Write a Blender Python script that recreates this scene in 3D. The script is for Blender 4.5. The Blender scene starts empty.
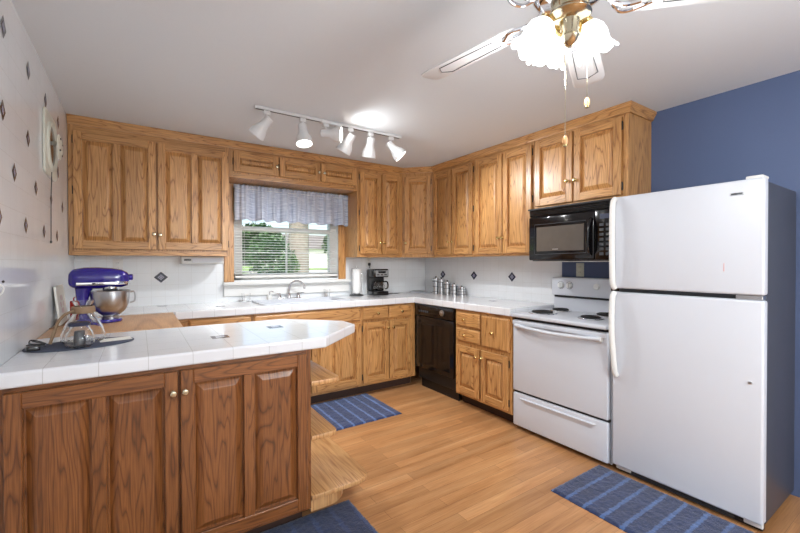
import bpy, bmesh, math, random
from mathutils import Vector, Matrix
random.seed(7)
SC = bpy.context.scene
COL = SC.collection
PI = math.pi

# ------------------------------------------------------------------ camera
cam_d = bpy.data.cameras.new('camera'); cam = bpy.data.objects.new('camera', cam_d); COL.objects.link(cam)
cam_d.sensor_fit = 'HORIZONTAL'; cam_d.sensor_width = 36.0; cam_d.lens = 390.587/800*36.0
cam_d.clip_start = .02; cam_d.clip_end = 300
_y, _p, _r = .58944, -.00987, -.00197
F = Vector((math.sin(_y)*math.cos(_p), math.cos(_y)*math.cos(_p), math.sin(_p)))
R = Vector((math.cos(_y), -math.sin(_y), 0)); U = R.cross(F)
R2 = R*math.cos(_r)+U*math.sin(_r); U2 = U*math.cos(_r)-R*math.sin(_r)
m4 = Matrix((R2, U2, -F)).transposed().to_4x4(); m4.translation = Vector((-3.10026, -4.0459, 1.33405))
cam.matrix_world = m4
SC.camera = cam
# ------------------------------------------------------------------ view
SC.view_settings.view_transform = 'Standard'; SC.view_settings.look = 'None'
SC.view_settings.gamma = 1; SC.view_settings.use_curve_mapping = False
SC.view_settings.exposure = 0.85
# ------------------------------------------------------------------ world
W = bpy.data.worlds.new('sky'); SC.world = W; W.use_nodes = True
nt = W.node_tree; bg = nt.nodes['Background']
sky = nt.nodes.new('ShaderNodeTexSky'); sky.sky_type = 'NISHITA'
sky.sun_elevation = math.radians(48); sky.sun_rotation = math.radians(200); sky.sun_disc = False
sky.air_density = 1.0; sky.dust_density = 3.0
nt.links.new(sky.outputs[0], bg.inputs[0]); bg.inputs[1].default_value = .2
def lamp(name, kind, loc, energy, color=(1, 1, 1), rot=None, to=None, **kw):
    d = bpy.data.lights.new(name, kind); d.energy = energy; d.color = color
    for k, v in kw.items(): setattr(d, k, v)
    o = bpy.data.objects.new(name, d); COL.objects.link(o); o.location = loc
    if rot: o.rotation_euler = rot
    if to is not None: o.rotation_euler = (Vector(to)-Vector(loc)).to_track_quat('-Z', 'Y').to_euler()
    return o
lamp('sun', 'SUN', (0, 0, 10), 2.0, (1, .95, .86), to=(2.0, 6.0, 0), angle=.02)
# added soft area fill behind the camera, no known window there
lamp('rear_fill_area', 'AREA', (-1.7, -6.42, 1.45), 12, (.88, .95, 1), rot=(PI/2, 0, 0), shape='RECTANGLE', size=2.8, size_y=1.7)
# added point fill behind the camera, brightens ceiling and left wall
lamp('rear_fill_point', 'POINT', (-1.7, -4.9, 1.75), 52, (.90, .96, 1), shadow_soft_size=.25)

# ------------------------------------------------------------------ materials
def srgb(r, g, b):
    f = lambda c: (c/255/12.92) if c/255 <= .04045 else ((c/255+.055)/1.055)**2.4
    return (f(r), f(g), f(b), 1)
class NT:
    def __init__(s, name):
        s.m = bpy.data.materials.new(name); s.m.use_nodes = True
        s.n = s.m.node_tree.nodes; s.l = s.m.node_tree.links; s.b = s.n['Principled BSDF']
    def node(s, t, **kw):
        x = s.n.new(t)
        for k, v in kw.items(): setattr(x, k, v)
        return x
    def link(s, a, b): s.l.new(a, b)
    def set(s, **kw):
        for k, v in kw.items(): s.b.inputs[k.replace('_', ' ')].default_value = v
    def noise(s, vec, scale, detail=2, rough=.5, dist=0):
        x = s.node('ShaderNodeTexNoise'); x.inputs['Scale'].default_value = scale; x.inputs['Detail'].default_value = detail
        x.inputs['Roughness'].default_value = rough; x.inputs['Distortion'].default_value = dist
        if vec is not None: s.link(vec, x.inputs['Vector'])
        return x.outputs['Fac']
    def ramp(s, fac, stops):
        x = s.node('ShaderNodeValToRGB'); e = x.color_ramp.elements
        while len(e) > 1: e.remove(e[-1])
        e[0].position, e[0].color = stops[0]
        for p, c in stops[1:]:
            q = e.new(p); q.color = c
        s.link(fac, x.inputs[0]); return x.outputs[0]
    def math(s, op, a, b=None):
        x = s.node('ShaderNodeMath', operation=op)
        for i, v in enumerate((a, b)):
            if v is None: continue
            if isinstance(v, (int, float)): x.inputs[i].default_value = v
            else: s.link(v, x.inputs[i])
        return x.outputs[0]
    def mix(s, fac, a, b, mode='MIX'):
        x = s.node('ShaderNodeMix', data_type='RGBA', blend_type=mode)
        for i, v in ((0, fac), (6, a), (7, b)):
            if isinstance(v, (int, float, tuple)): x.inputs[i].default_value = v
            else: s.link(v, x.inputs[i])
        return x.outputs[2]
    def mapping(s, vec, scale=(1, 1, 1), loc=(0, 0, 0)):
        x = s.node('ShaderNodeMapping'); x.inputs['Scale'].default_value = scale; x.inputs['Location'].default_value = loc
        s.link(vec, x.inputs['Vector']); return x.outputs[0]
    def uv(s): return s.node('ShaderNodeTexCoord').outputs['UV']
    def obj(s): return s.node('ShaderNodeTexCoord').outputs['Object']
    def bump(s, h, strength=.2, dist=.01):
        x = s.node('ShaderNodeBump'); x.inputs['Strength'].default_value = strength; x.inputs['Distance'].default_value = dist
        s.link(h, x.inputs['Height']); s.link(x.outputs[0], s.b.inputs['Normal'])
def simple(name, col, rough=.5, metal=0.0, var=.06, nscale=30, bump=0, **kw):
    t = NT(name); t.set(Roughness=rough, Metallic=metal)
    for k, v in kw.items(): t.b.inputs[k].default_value = v
    f = t.noise(t.obj(), nscale, 3)
    a = tuple(c*(1-var) for c in col[:3])+(1,); b = tuple(min(1, c*(1+var)) for c in col[:3])+(1,)
    t.link(t.mix(f, a, b), t.b.inputs['Base Color'])
    if bump: t.bump(f, bump, .002)
    return t.m
def wood(name, light, mid, dark, rough=.34, rings=11, su=7.0, sv=.75, pores=.55):
    t = NT(name); uv = t.uv()
    n1 = t.noise(t.mapping(uv, (su, sv, 1)), 1.0, 2, .45, .25)
    ring = t.math('PINGPONG', t.math('MULTIPLY', n1, rings), .5)
    ring = t.math('MULTIPLY', ring, 2.0)
    c = t.ramp(ring, [(.0, light), (.5, light), (.8, mid), (1.0, dark)])
    n3 = t.noise(t.mapping(uv, (2.2, .35, 1), (3, 7, 0)), 1.0, 2)
    tone = t.ramp(n3, [(.3, (.80, .77, .74, 1)), (.7, (1.12, 1.10, 1.08, 1))])
    c = t.mix(1.0, c, tone, 'MULTIPLY')
    n2 = t.noise(t.mapping(uv, (230, 6, 1)), 1.0, 3, .6)
    p = t.ramp(n2, [(.40, (pores, pores*.92, pores*.82, 1)), (.58, (1, 1, 1, 1))])
    c = t.mix(.8, c, p, 'MULTIPLY')
    t.link(c, t.b.inputs['Base Color']); t.set(Roughness=rough)
    t.b.inputs['Coat Weight'].default_value = .25; t.b.inputs['Coat Roughness'].default_value = .36
    t.bump(n2, .12, .001)
    return t.m
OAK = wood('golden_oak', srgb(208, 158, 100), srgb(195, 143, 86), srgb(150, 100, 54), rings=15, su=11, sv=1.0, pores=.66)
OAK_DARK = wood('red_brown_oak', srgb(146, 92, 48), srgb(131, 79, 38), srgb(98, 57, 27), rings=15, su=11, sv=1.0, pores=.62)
OAK_SHELF = wood('light_oak', srgb(214, 168, 116), srgb(200, 150, 98), srgb(176, 124, 76), .3, 12, 11, .8, .75)
BUTCHER = wood('butcher_block', srgb(208, 164, 118), srgb(198, 152, 106), srgb(180, 132, 88), .4, 6, 4, .5, .8)
TOE = simple('dark_toe_kick', srgb(58, 36, 26), .6)
def tile(name, size, base, grout, mort=.0022, rough=.12, wob=.10, off=(0, 0)):
    t = NT(name); uv = t.mapping(t.uv(), (1, 1, 1), (off[0], off[1], 0))
    b = t.node('ShaderNodeTexBrick', offset=0.0, squash=1.0)
    b.inputs['Scale'].default_value = 1; b.inputs['Mortar Size'].default_value = mort/2; b.inputs['Mortar Smooth'].default_value = .3
    b.inputs['Brick Width'].default_value = size; b.inputs['Row Height'].default_value = size
    b.inputs['Color1'].default_value = base; b.inputs['Color2'].default_value = tuple(c*.975 for c in base[:3])+(1,); b.inputs['Mortar'].default_value = grout
    t.link(uv, b.inputs['Vector']); 
    n = t.noise(t.obj(), 9, 3); c = t.mix(1.0, b.outputs[0], t.ramp(n, [(.3, (.97, .97, .97, 1)), (.7, (1, 1, 1, 1))]), 'MULTIPLY')
    t.link(c, t.b.inputs['Base Color'])
    h = t.math('ADD', t.math('MULTIPLY', b.outputs['Fac'], -1.0), t.math('MULTIPLY', n, wob*4))
    t.bump(h, .25, .002)
    t.set(Roughness=rough)
    return t.m
TILE = tile('white_wall_tile', .1038, srgb(232, 235, 238), srgb(214, 214, 214), .0018, .14, off=(.0, .0))
CTILE = tile('white_counter_tile', .157, srgb(231, 232, 235), srgb(198, 198, 198), .0028, .13, .06)
NAVY = simple('navy_inlay', srgb(30, 34, 62), .15)
INLAY = simple('grey_lilac_inlay', srgb(150, 150, 172), .2)
SLATE = simple('slate_inlay', srgb(62, 62, 70), .2)
PALE = simple('pale_inlay', srgb(190, 190, 196), .2)
CEIL = simple('ceiling_paint', srgb(222, 227, 231), .85, nscale=120, var=.015, bump=.12)
BLUE = simple('blue_wall_paint', srgb(82, 97, 131), .6, var=.03, bump=.05, nscale=90)
WHITEPAINT = simple('white_paint', srgb(228, 228, 226), .45, var=.02)
WHITEAPP = simple('white_enamel', srgb(204, 207, 214), .40, var=.012, nscale=8)
WHITEPLAS = simple('white_plastic', srgb(224, 224, 221), .4, var=.02)
IVORY = simple('ivory_plastic', srgb(214, 214, 200), .45, var=.04)
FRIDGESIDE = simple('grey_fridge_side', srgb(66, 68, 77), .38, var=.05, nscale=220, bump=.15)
GASKET = simple('grey_gasket', srgb(70, 72, 76), .6)
BLACK = simple('black_gloss', srgb(16, 14, 16), .10, var=.1)
BLACKM = simple('black_satin', srgb(24, 23, 25), .42, var=.1)
BLACKW = simple('microwave_window', srgb(96, 90, 84), .12, var=.12, nscale=14)
STEEL = simple('brushed_steel', srgb(190, 190, 192), .28, 1.0, nscale=60)
CHROME = simple('chrome', srgb(225, 225, 228), .08, 1.0, var=.01)
NICKEL = simple('antique_nickel', srgb(196, 186, 160), .2, 1.0)
BRASS = simple('polished_brass', srgb(226, 200, 140), .18, 1.0)
COIL = simple('burner_coil', srgb(26, 26, 28), .5)
MIXBLUE = simple('cobalt_enamel', srgb(40, 28, 132), .12, var=.03, **{'Coat Weight': .6})
TAN = simple('tan_leather', srgb(140, 112, 84), .6)
REDM = simple('red_fabric', srgb(176, 40, 36), .7)
PAPER = simple('paper', srgb(235, 234, 226), .8, var=.02)
PAPERT = simple('paper_towel_paper', srgb(240, 240, 240), .9, var=.03, bump=.3, nscale=160)
DARKBLUEM = simple('slate_blue_mat', srgb(74, 80, 98), .8, var=.12, nscale=200, bump=.3)
BARK = simple('bark', srgb(150, 142, 134), .9, var=.35, nscale=9, bump=.6)
LEAF1 = simple('leaf_green', srgb(96, 128, 66), .6, var=.4, nscale=6)
LEAF2 = simple('leaf_dark', srgb(70, 104, 60), .6, var=.4, nscale=6)
LAWN = simple('lawn_grass', srgb(140, 168, 96), .9, var=.25, nscale=2)
DRIVE = simple('pale_concrete', srgb(214, 210, 204), .9, var=.05, nscale=4)
SIDING = simple('pale_siding', srgb(222, 222, 218), .8, var=.03)
ROOFM = simple('grey_shingle', srgb(120, 116, 112), .9, var=.2)
def glass(name, rough=0.0, tint=(1, 1, 1, 1), ior=1.45):
    t = NT(name); t.set(Base_Color=tint, Roughness=rough, IOR=ior); t.b.inputs['Transmission Weight'].default_value = 1
    n = t.noise(t.obj(), 14, 1); t.bump(n, .01, .001)
    return t.m
GLASS = glass('clear_glass')
PANE = glass('window_glass', ior=1.02)
def emit(name, col, strength, base=(.9, .9, .9, 1)):
    t = NT(name); t.set(Base_Color=base, Roughness=.4)
    t.b.inputs['Emission Color'].default_value = col; t.b.inputs['Emission Strength'].default_value = strength
    n = t.noise(t.obj(), 20, 1); t.bump(n, .02, .001)
    return t.m
SHADEG = emit('lit_frosted_glass', (.97, .985, 1, 1), 1.0)
BULB = emit('lit_bulb', (1, .96, .9, 1), 6)
WHITEM = simple('white_metal', srgb(216, 216, 216), .35, var=.02)
def floor_mat():
    t = NT('oak_plank_floor'); uv = t.uv()
    b = t.node('ShaderNodeTexBrick', offset=.37, offset_frequency=2, squash=1.0)
    b.inputs['Scale'].default_value = 1; b.inputs['Mortar Size'].default_value = .0011; b.inputs['Mortar Smooth'].default_value = .2
    b.inputs['Brick Width'].default_value = .85; b.inputs['Row Height'].default_value = .078; b.inputs['Bias'].default_value = 0
    b.inputs['Color1'].default_value = (.82, .81, .80, 1); b.inputs['Color2'].default_value = (1.10, 1.10, 1.10, 1); b.inputs['Mortar'].default_value = (.48, .43, .38, 1)
    t.link(uv, b.inputs['Vector'])
    n1 = t.noise(t.mapping(uv, (1.1, 14, 1)), 1.0, 4, .6, .4)
    c = t.ramp(n1, [(.28, srgb(164, 114, 70)), (.5, srgb(190, 139, 92)), (.72, srgb(202, 156, 110))])
    n2 = t.noise(t.mapping(uv, (6, 160, 1)), 1.0, 3)
    c = t.mix(.55, c, t.ramp(n2, [(.35, (.72, .66, .6, 1)), (.6, (1, 1, 1, 1))]), 'MULTIPLY')
    c = t.mix(1.0, c, b.outputs[0], 'MULTIPLY')
    n3 = t.noise(uv, 1.2, 2)
    c = t.mix(.6, c, t.ramp(n3, [(.3, (.86, .84, .82, 1)), (.7, (1.06, 1.05, 1.04, 1))]), 'MULTIPLY')
    t.link(c, t.b.inputs['Base Color']); t.set(Roughness=.30)
    t.bump(t.math('ADD', t.math('MULTIPLY', b.outputs['Fac'], -1.0), t.math('MULTIPLY', n1, .3)), .15, .002)
    return t.m
FLOOR = floor_mat()
def rug_mat(name, dark, light, horizontal, period=.10):
    t = NT(name); o = t.uv()
    sx = t.node('ShaderNodeSeparateXYZ'); t.link(o, sx.inputs[0]); ax = sx.outputs[0 if horizontal else 1]
    s = t.math('PINGPONG', ax, period/2); s = t.math('DIVIDE', s, period/2)
    n = t.noise(o, 55, 4, .7); nb = t.noise(o, 7, 3)
    s = t.math('ADD', s, t.math('MULTIPLY', t.math('SUBTRACT', n, .5), .55))
    f = t.ramp(s, [(.74, (0, 0, 0, 1)), (.86, (1, 1, 1, 1))])
    c = t.mix(f, dark, light); c = t.mix(1.0, c, t.ramp(nb, [(.3, (.75, .75, .78, 1)), (.7, (1.25, 1.25, 1.22, 1))]), 'MULTIPLY')
    c = t.mix(.8, c, t.ramp(n, [(.3, (.6, .6, .62, 1)), (.7, (1.3, 1.3, 1.3, 1))]), 'MULTIPLY')
    t.link(c, t.b.inputs['Base Color']); t.set(Roughness=.95); t.b.inputs['Sheen Weight'].default_value = .3
    t.bump(n, .8, .006); return t.m
RUGX = rug_mat('blue_rug_cross', srgb(34, 54, 98), srgb(84, 112, 162), True)
RUGY = rug_mat('blue_rug_long', srgb(25, 40, 78), srgb(62, 88, 134), False)
RUGP = rug_mat('blue_rug_plain', srgb(22, 38, 74), srgb(34, 54, 96), True, .11)
def fabric_mat():
    t = NT('grey_blue_check_fabric'); uv = t.uv()
    h = t.noise(t.mapping(uv, (6, 190, 1)), 1, 2); v = t.noise(t.mapping(uv, (190, 6, 1)), 1, 2)
    a = t.ramp(h, [(.38, srgb(164, 174, 196)), (.62, srgb(214, 220, 230))]); b = t.ramp(v, [(.4, (.82, .83, .88, 1)), (.6, (1, 1, 1, 1))])
    t.link(t.mix(.7, a, b, 'MULTIPLY'), t.b.inputs['Base Color']); t.set(Roughness=.9)
    return t.m
FABRIC = fabric_mat()

# ------------------------------------------------------------------ mesh building
AX = {'x': 0, 'y': 1, 'z': 2}
class MB:
    """collects shapes and builds ONE mesh object"""
    def __init__(s): s.bm = bmesh.new(); s.uvl = s.bm.loops.layers.uv.new('UVMap'); s.mats = []
    def mi(s, m):
        if m not in s.mats: s.mats.append(m)
        return s.mats.index(m)
    def _merge(s, b2, m, grain=None, off=None, xf=None, flat=None):
        i = s.mi(m); vm = {}
        if off is None: off = (random.uniform(0, 40), random.uniform(0, 40)) if grain else (0, 0)
        g = AX[grain] if grain else None
        for v in b2.verts: vm[v] = s.bm.verts.new(xf @ v.co if xf else v.co)
        b2.normal_update()
        for f in b2.faces:
            try: nf = s.bm.faces.new([vm[v] for v in f.verts])
            except ValueError: continue
            nf.material_index = i
            n = f.normal; k = max(range(3), key=lambda a: abs(n[a]))
            if g is None:
                ua, va = {0: (1, 2), 1: (0, 2), 2: (0, 1)}[k]
            else:
                if k == g: ua, va = [a for a in range(3) if a != g]
                else: va = g; ua = [a for a in range(3) if a not in (g, k)][0]
            for lo, l0 in zip(nf.loops, f.loops):
                c = l0.vert.co; lo[s.uvl].uv = (c[ua]+off[0], c[va]+off[1])
        b2.free(); return s
    def box(s, x0, x1, y0, y1, z0, z1, m, grain=None, bev=0, off=None, xf=None, seg=1):
        b = bmesh.new(); bmesh.ops.create_cube(b, size=1)
        for v in b.verts: v.co = Vector(((x0+x1)/2+v.co.x*(x1-x0), (y0+y1)/2+v.co.y*(y1-y0), (z0+z1)/2+v.co.z*(z1-z0)))
        if bev: bmesh.ops.bevel(b, geom=b.edges[:], offset=bev, segments=seg, affect='EDGES', profile=.5)
        return s._merge(b, m, grain, off, xf)
    def prism(s, poly, z0, z1, m, grain=None, bev=0, seg=2, off=None, xf=None):
        b = bmesh.new(); lo = [b.verts.new((p[0], p[1], z0)) for p in poly]; hi = [b.verts.new((p[0], p[1], z1)) for p in poly]
        b.faces.new(lo[::-1]); b.faces.new(hi); n = len(poly)
        for i in range(n): b.faces.new((lo[i], lo[(i+1) % n], hi[(i+1) % n], hi[i]))
        bmesh.ops.recalc_face_normals(b, faces=b.faces[:])
        if bev:
            e = [e for e in b.edges if abs(e.verts[0].co.z-e.verts[1].co.z) < 1e-6]
            bmesh.ops.bevel(b, geom=e, offset=bev, segments=seg, affect='EDGES', profile=.5)
        return s._merge(b, m, grain, off, xf)
    def lathe(s, prof, m, seg=24, xf=None, closed=False, sx=1, sy=1):
        b = bmesh.new(); rings = []
        for r, z in prof:
            if r < 1e-6: rings.append([b.verts.new((0, 0, z))])
            else: rings.append([b.verts.new((r*math.cos(2*PI*k/seg)*sx, r*math.sin(2*PI*k/seg)*sy, z)) for k in range(seg)])
        pr = list(zip(rings, rings[1:]))
        if closed: pr.append((rings[-1], rings[0]))
        for a, c in pr:
            for k in range(seg):
                q = []
                for x in (a[k % len(a)], a[(k+1) % len(a)], c[(k+1) % len(c)], c[k % len(c)]):
                    if x not in q: q.append(x)
                if len(q) > 2: b.faces.new(q)
        bmesh.ops.recalc_face_normals(b, faces=b.faces[:])
        return s._merge(b, m, None, None, xf)
    def tube(s, pts, r, m, seg=10, cap=True, xf=None, closed=False):
        pts = [Vector(p) for p in pts]; n = len(pts); b = bmesh.new()
        rad = r if isinstance(r, (list, tuple)) else [r]*n
        up = None; rings = []
        for i, p in enumerate(pts):
            t = (pts[(i+1) % n if closed else min(i+1, n-1)]-pts[i-1 if (closed or i) else 0]).normalized()
            if up is None:
                up = Vector((0, 0, 1)) if abs(t.z) < .9 else Vector((1, 0, 0))
            up = (up-t*up.dot(t)).normalized(); sd = t.cross(up)
            rings.append([b.verts.new(p+(up*math.cos(2*PI*k/seg)+sd*math.sin(2*PI*k/seg))*rad[i]) for k in range(seg)])
        for i in range(n if closed else n-1):
            a, c = rings[i], rings[(i+1) % n]
            for k in range(seg): b.faces.new((a[k], a[(k+1) % seg], c[(k+1) % seg], c[k]))
        if cap and not closed: b.faces.new(rings[0][::-1]); b.faces.new(rings[-1])
        bmesh.ops.recalc_face_normals(b, faces=b.faces[:])
        return s._merge(b, m, None, None, xf)
    def face(s, vs, m, uvs=None):
        f = s.bm.faces.new([s.bm.verts.new(v) for v in vs]); f.material_index = s.mi(m)
        for l, v in zip(f.loops, vs): l[s.uvl].uv = (v[0], v[2])
        return s
    def build(s, name, parent=None, loc=None, smooth=True, angle=35):
        me = bpy.data.meshes.new(name); s.bm.to_mesh(me); s.bm.free()
        for m in s.mats: me.materials.append(m)
        if smooth:
            me.polygons.foreach_set('use_smooth', [True]*len(me.polygons)); me.set_sharp_from_angle(angle=math.radians(angle))
        o = bpy.data.objects.new(name, me); COL.objects.link(o)
        if parent: o.parent = parent
        if loc: o.location = loc
        return o
def smoothpts(pts, n=8):
    P = [Vector(p) for p in pts]; out = []
    for i in range(len(P)-1):
        p0, p1, p2, p3 = P[max(i-1, 0)], P[i], P[i+1], P[min(i+2, len(P)-1)]
        for k in range(n):
            t = k/n
            out.append(.5*((2*p1)+(p2-p0)*t+(2*p0-5*p1+4*p2-p3)*t*t+(3*p1-p0-3*p2+p3)*t**3))
    out.append(P[-1]); return out
def T(x=0, y=0, z=0, rx=0, ry=0, rz=0): return Matrix.Translation((x, y, z)) @ Matrix.Rotation(rz, 4, 'Z') @ Matrix.Rotation(ry, 4, 'Y') @ Matrix.Rotation(rx, 4, 'X')
def tag(o, label, cat, group=None):
    o['label'] = label; o['category'] = cat
    if group: o['group'] = group
    return o
def thing(name, label, cat, loc=(0, 0, 0), rz=0, group=None):
    o = bpy.data.objects.new(name, None); o.empty_display_size = .1; COL.objects.link(o); o.location = loc; o.rotation_euler = (0, 0, rz)
    return tag(o, label, cat, group)
def struct(o): o['kind'] = 'structure'; return o
def copy_tree(o, parent=None):
    c = o.copy(); COL.objects.link(c)
    if parent: c.parent = parent
    for ch in list(o.children): copy_tree(ch, c)
    return c

# ------------------------------------------------------------------ setting
XL, YF, ZC = -3.528, -6.5, 2.4136
CT, CB = .962, .906            # worktop top and underside
struct(MB().box(XL-.1, .1, YF-.1, .12, -.1, 0, FLOOR, off=(0, 0)).build('floor', smooth=False))
struct(MB().box(XL-.1, .1, YF-.1, .12, ZC, ZC+.1, CEIL).build('ceiling', smooth=False))
def diamond(mb, f, c, w, h, d=.0015, a=NAVY, b=INLAY):
    """flush rhombus inlay; f maps (u, v, out) to a point of the wall"""
    u, v = c
    P = [(u, v+h/2), (u+w/2, v), (u, v-h/2), (u-w/2, v)]
    mb.face([f(*p, d) for p in P], a)
    k = .50
    Q = [(u, v+h*k/2), (u+w*k/2, v), (u, v-h*k/2), (u-w*k/2, v)]
    mb.face([f(*p, d+.0006) for p in Q], b)
    q = k*.36
    for dx, dz in ((0, .19), (.19, 0), (0, -.19), (-.19, 0)):
        cu, cv = u+dx*w*.55, v+dz*h*.55
        mb.face([f(*p, d+.001) for p in ((cu, cv+h*q/4), (cu+w*q/4, cv), (cu, cv-h*q/4), (cu-w*q/4, cv))], a)
# left wall, tiled with staggered diamonds
wl = MB().box(XL-.12, XL, YF, 0, 0, ZC, TILE)
fl = lambda u, v, d: (XL+d, u, v)
for y0, z, s in ((-.715, 2.243, .088), (-.735, 1.918, .08), (-.575, 1.712, .078), (-.795, 1.508, .076)):
    for k in range(7): diamond(wl, fl, (y0-.410*k, z), s*.95, s*1.05, a=SLATE, b=INLAY)
struct(wl.build('wall_left', smooth=False))
# back wall with window opening
WX0, WX1, WZ0, WZ1 = -2.335, -1.235, 1.165, 2.06
wb = MB()
wb.box(XL, WX0, 0, .12, 0, ZC, TILE).box(WX1, 0, 0, .12, 0, ZC, TILE).box(WX0, WX1, 0, .12, 0, WZ0, TILE).box(WX0, WX1, 0, .12, WZ1, ZC, TILE)
fb = lambda u, v, d: (u, -d, v)
diamond(wb, fb, (-2.938, 1.209), .108, .098)
struct(wb.build('wall_back', smooth=False))
# right wall: tile up to the range, blue paint beyond
wr = MB().box(0, .12, -1.978, .12, 0, ZC, TILE).box(0, .12, YF, -1.978, 0, ZC, BLUE)
fr = lambda u, v, d: (-d, u, v)
for y in (-.358, -.891, -1.424): diamond(wr, fr, (y, 1.190), .098, .098)
struct(wr.build('wall_right', smooth=False))
# front wall behind the camera with an opening added for the fill light
wf = MB()
wf.box(XL, -3.1, YF-.12, YF, 0, ZC, WHITEPAINT).box(-.3, 0, YF-.12, YF, 0, ZC, WHITEPAINT).box(-3.1, -.3, YF-.12, YF, 0, .6, WHITEPAINT).box(-3.1, -.3, YF-.12, YF, 2.3, ZC, WHITEPAINT)
struct(wf.build('wall_front', smooth=False))
# window
wn = bpy.data.objects.new('window_1', None); COL.objects.link(wn); wn.location = (0, 0, 0); wn['kind'] = 'structure'
fm = MB()
X0, X1, Z0, Z1 = WX0+.002, WX1-.002, WZ0+.002, WZ1-.002
fm.box(X0, X0+.085, .03, .10, Z0, Z1, WHITEPAINT, bev=.004).box(X1-.085, X1, .03, .10, Z0, Z1, WHITEPAINT, bev=.004)
fm.box(X0, X1, .03, .10, Z0, Z0+.062, WHITEPAINT, bev=.004).box(X0, X1, .03, .10, Z1-.08, Z1, WHITEPAINT, bev=.004)
fm.box(X0+.08, X1-.08, .035, .085, 1.655, 1.70, WHITEPAINT, bev=.004)
fm.box(-1.805, -1.790, .06, .08, Z0+.06, 1.66, WHITEPAINT).box(X0+.08, X1-.08, .061, .079, 1.432, 1.445, WHITEPAINT)
fm.build('window_frame', wn)
MB().box(X0+.08, X1-.08, .068, .072, Z0+.06, Z1-.08, PANE).build('window_pane', wn, smooth=False)
sl = MB().box(-2.436, -1.096, -.062, .03, 1.118, 1.150, WHITEPAINT, bev=.006, seg=2).build('window_sill', wn)
MB().box(-2.428, -1.104, -.020, -.001, 1.010, 1.118, WHITEPAINT, bev=.004).build('sill_apron', wn)
cs = MB()
cs.box(-2.424, WX0, -.020, -.001, 1.150, 2.098, OAK, 'z', bev=.004).box(WX1, -1.146, -.020, -.001, 1.150, 2.098, OAK, 'z', bev=.004)
cs.build('window_casing', wn)
# venetian blind
bl = thing('venetian_blind', 'white slatted blind hanging open in the window over the sink', 'blind', (-1.785, .005, 1.18))
s_ = MB(); z = 1.225
while z < 2.03:
    s_.box(-.535, .535, -.0125, .0125, -.0006, .0006, WHITEPLAS, xf=T(0, 0, z-1.18, rx=math.radians(12)))
    z += .0262
s_.build('slats', bl, smooth=False)
MB().box(-.54, .54, -.015, .015, .005, .03, WHITEPLAS, bev=.003).build('bottom_rail', bl)
MB().box(-.54, .54, -.018, .018, .845, .875, WHITEPLAS, bev=.003).build('head_rail', bl)
for x in (-.45, 0.01, .45):
    lc = MB()
    for y in (-.0135, .0135): lc.tube([(x, y, .02), (x, y, .85)], .0009, WHITEPLAS, 5)
    lc.build('ladder_cord', bl)

# ------------------------------------------------------------------ cabinets
def make_knob(parent, x, z, y=0, m=None, r=.0155):
    k = MB(); xf = T(x, y, z, rx=PI/2)
    k.lathe([(0, 0), (.010, 0), (.010, .003), (.006, .006), (.006, .012), (r*.9, .016), (r, .021), (r*.8, .026), (0, .029)], m or BRASS, 16, xf)
    return k.build('knob', parent)
def make_hinge(parent, x, z, side, y=0):
    h = MB(); h.box(x-.004, x+.004, y-.006, y+.010, z-.024, z+.024, BLACKM).tube([(x, y-.004, z-.03), (x, y-.004, z+.03)], .0045, BLACKM, 8)
    return h.build('hinge', parent)
def door_mesh(x0, x1, z0, z1, panels=1, st=.055, rail=.058, th=.023, m=OAK, mull=None):
    """raised panel front, facing -y, front face at y=-th"""
    d = MB(); y0, y1 = -th, -.0005
    d.box(x0, x0+st, y0, y1, z0, z1, m, 'z', bev=.0025).box(x1-st, x1, y0, y1, z0, z1, m, 'z', bev=.0025)
    d.box(x0+st, x1-st, y0, y1, z0, z0+rail, m, 'x', bev=.0025).box(x0+st, x1-st, y0, y1, z1-rail, z1, m, 'x', bev=.0025)
    iw = x1-x0-2*st; mu = mull or st; pw = (iw-(panels-1)*mu)/panels
    for k in range(panels):
        a = x0+st+k*(pw+mu); b = a+pw
        if k: d.box(a-mu, a, y0, y1, z0+rail, z1-rail, m, 'z', bev=.0025)
        # sunken groove then slope up to the field
        P = bmesh.new(); za, zb = z0+rail, z1-rail
        s = min(.034, pw*.24, (zb-za)*.30); g = .008
        L = [((a, za, b, zb), -th*.10), ((a+g, za+g, b-g, zb-g), -th*.10), ((a+s, za+s, b-s, zb-s), -th*.86), ((a+s+.004, za+s+.004, b-s-.004, zb-s-.004), -th*.92)]
        R_ = []
        for (xa, zl, xb, zh), y in L: R_.append([P.verts.new(v) for v in ((xa, y, zl), (xb, y, zl), (xb, y, zh), (xa, y, zh))])
        for q, w in zip(R_, R_[1:]):
            for i in range(4): P.faces.new((q[i], q[(i+1) % 4], w[(i+1) % 4], w[i]))
        P.faces.new(R_[-1]); 
        bk = [P.verts.new((v.co.x, y1, v.co.z)) for v in R_[0]]
        for i in range(4): P.faces.new((bk[i], bk[(i+1) % 4], R_[0][(i+1) % 4], R_[0][i]))
        P.faces.new(bk[::-1]); bmesh.ops.recalc_face_normals(P, faces=P.faces[:])
        d._merge(P, m, 'z')
    return d
def slab_mesh(x0, x1, z0, z1, grain='x', th=.02, m=OAK):
    d = MB(); d.box(x0, x1, -th*.55, -.0005, z0, z1, m, grain); e = .012
    b = bmesh.new()
    lo = [b.verts.new(v) for v in ((x0, -th*.55, z0), (x1, -th*.55, z0), (x1, -th*.55, z1), (x0, -th*.55, z1))]
    hi = [b.verts.new(v) for v in ((x0+e, -th, z0+e), (x1-e, -th, z0+e), (x1-e, -th, z1-e), (x0+e, -th, z1-e))]
    for i in range(4): b.faces.new((lo[i], lo[(i+1) % 4], hi[(i+1) % 4], hi[i]))
    b.faces.new(hi); bmesh.ops.recalc_face_normals(b, faces=b.faces[:])
    d._merge(b, m, grain); return d
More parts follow.
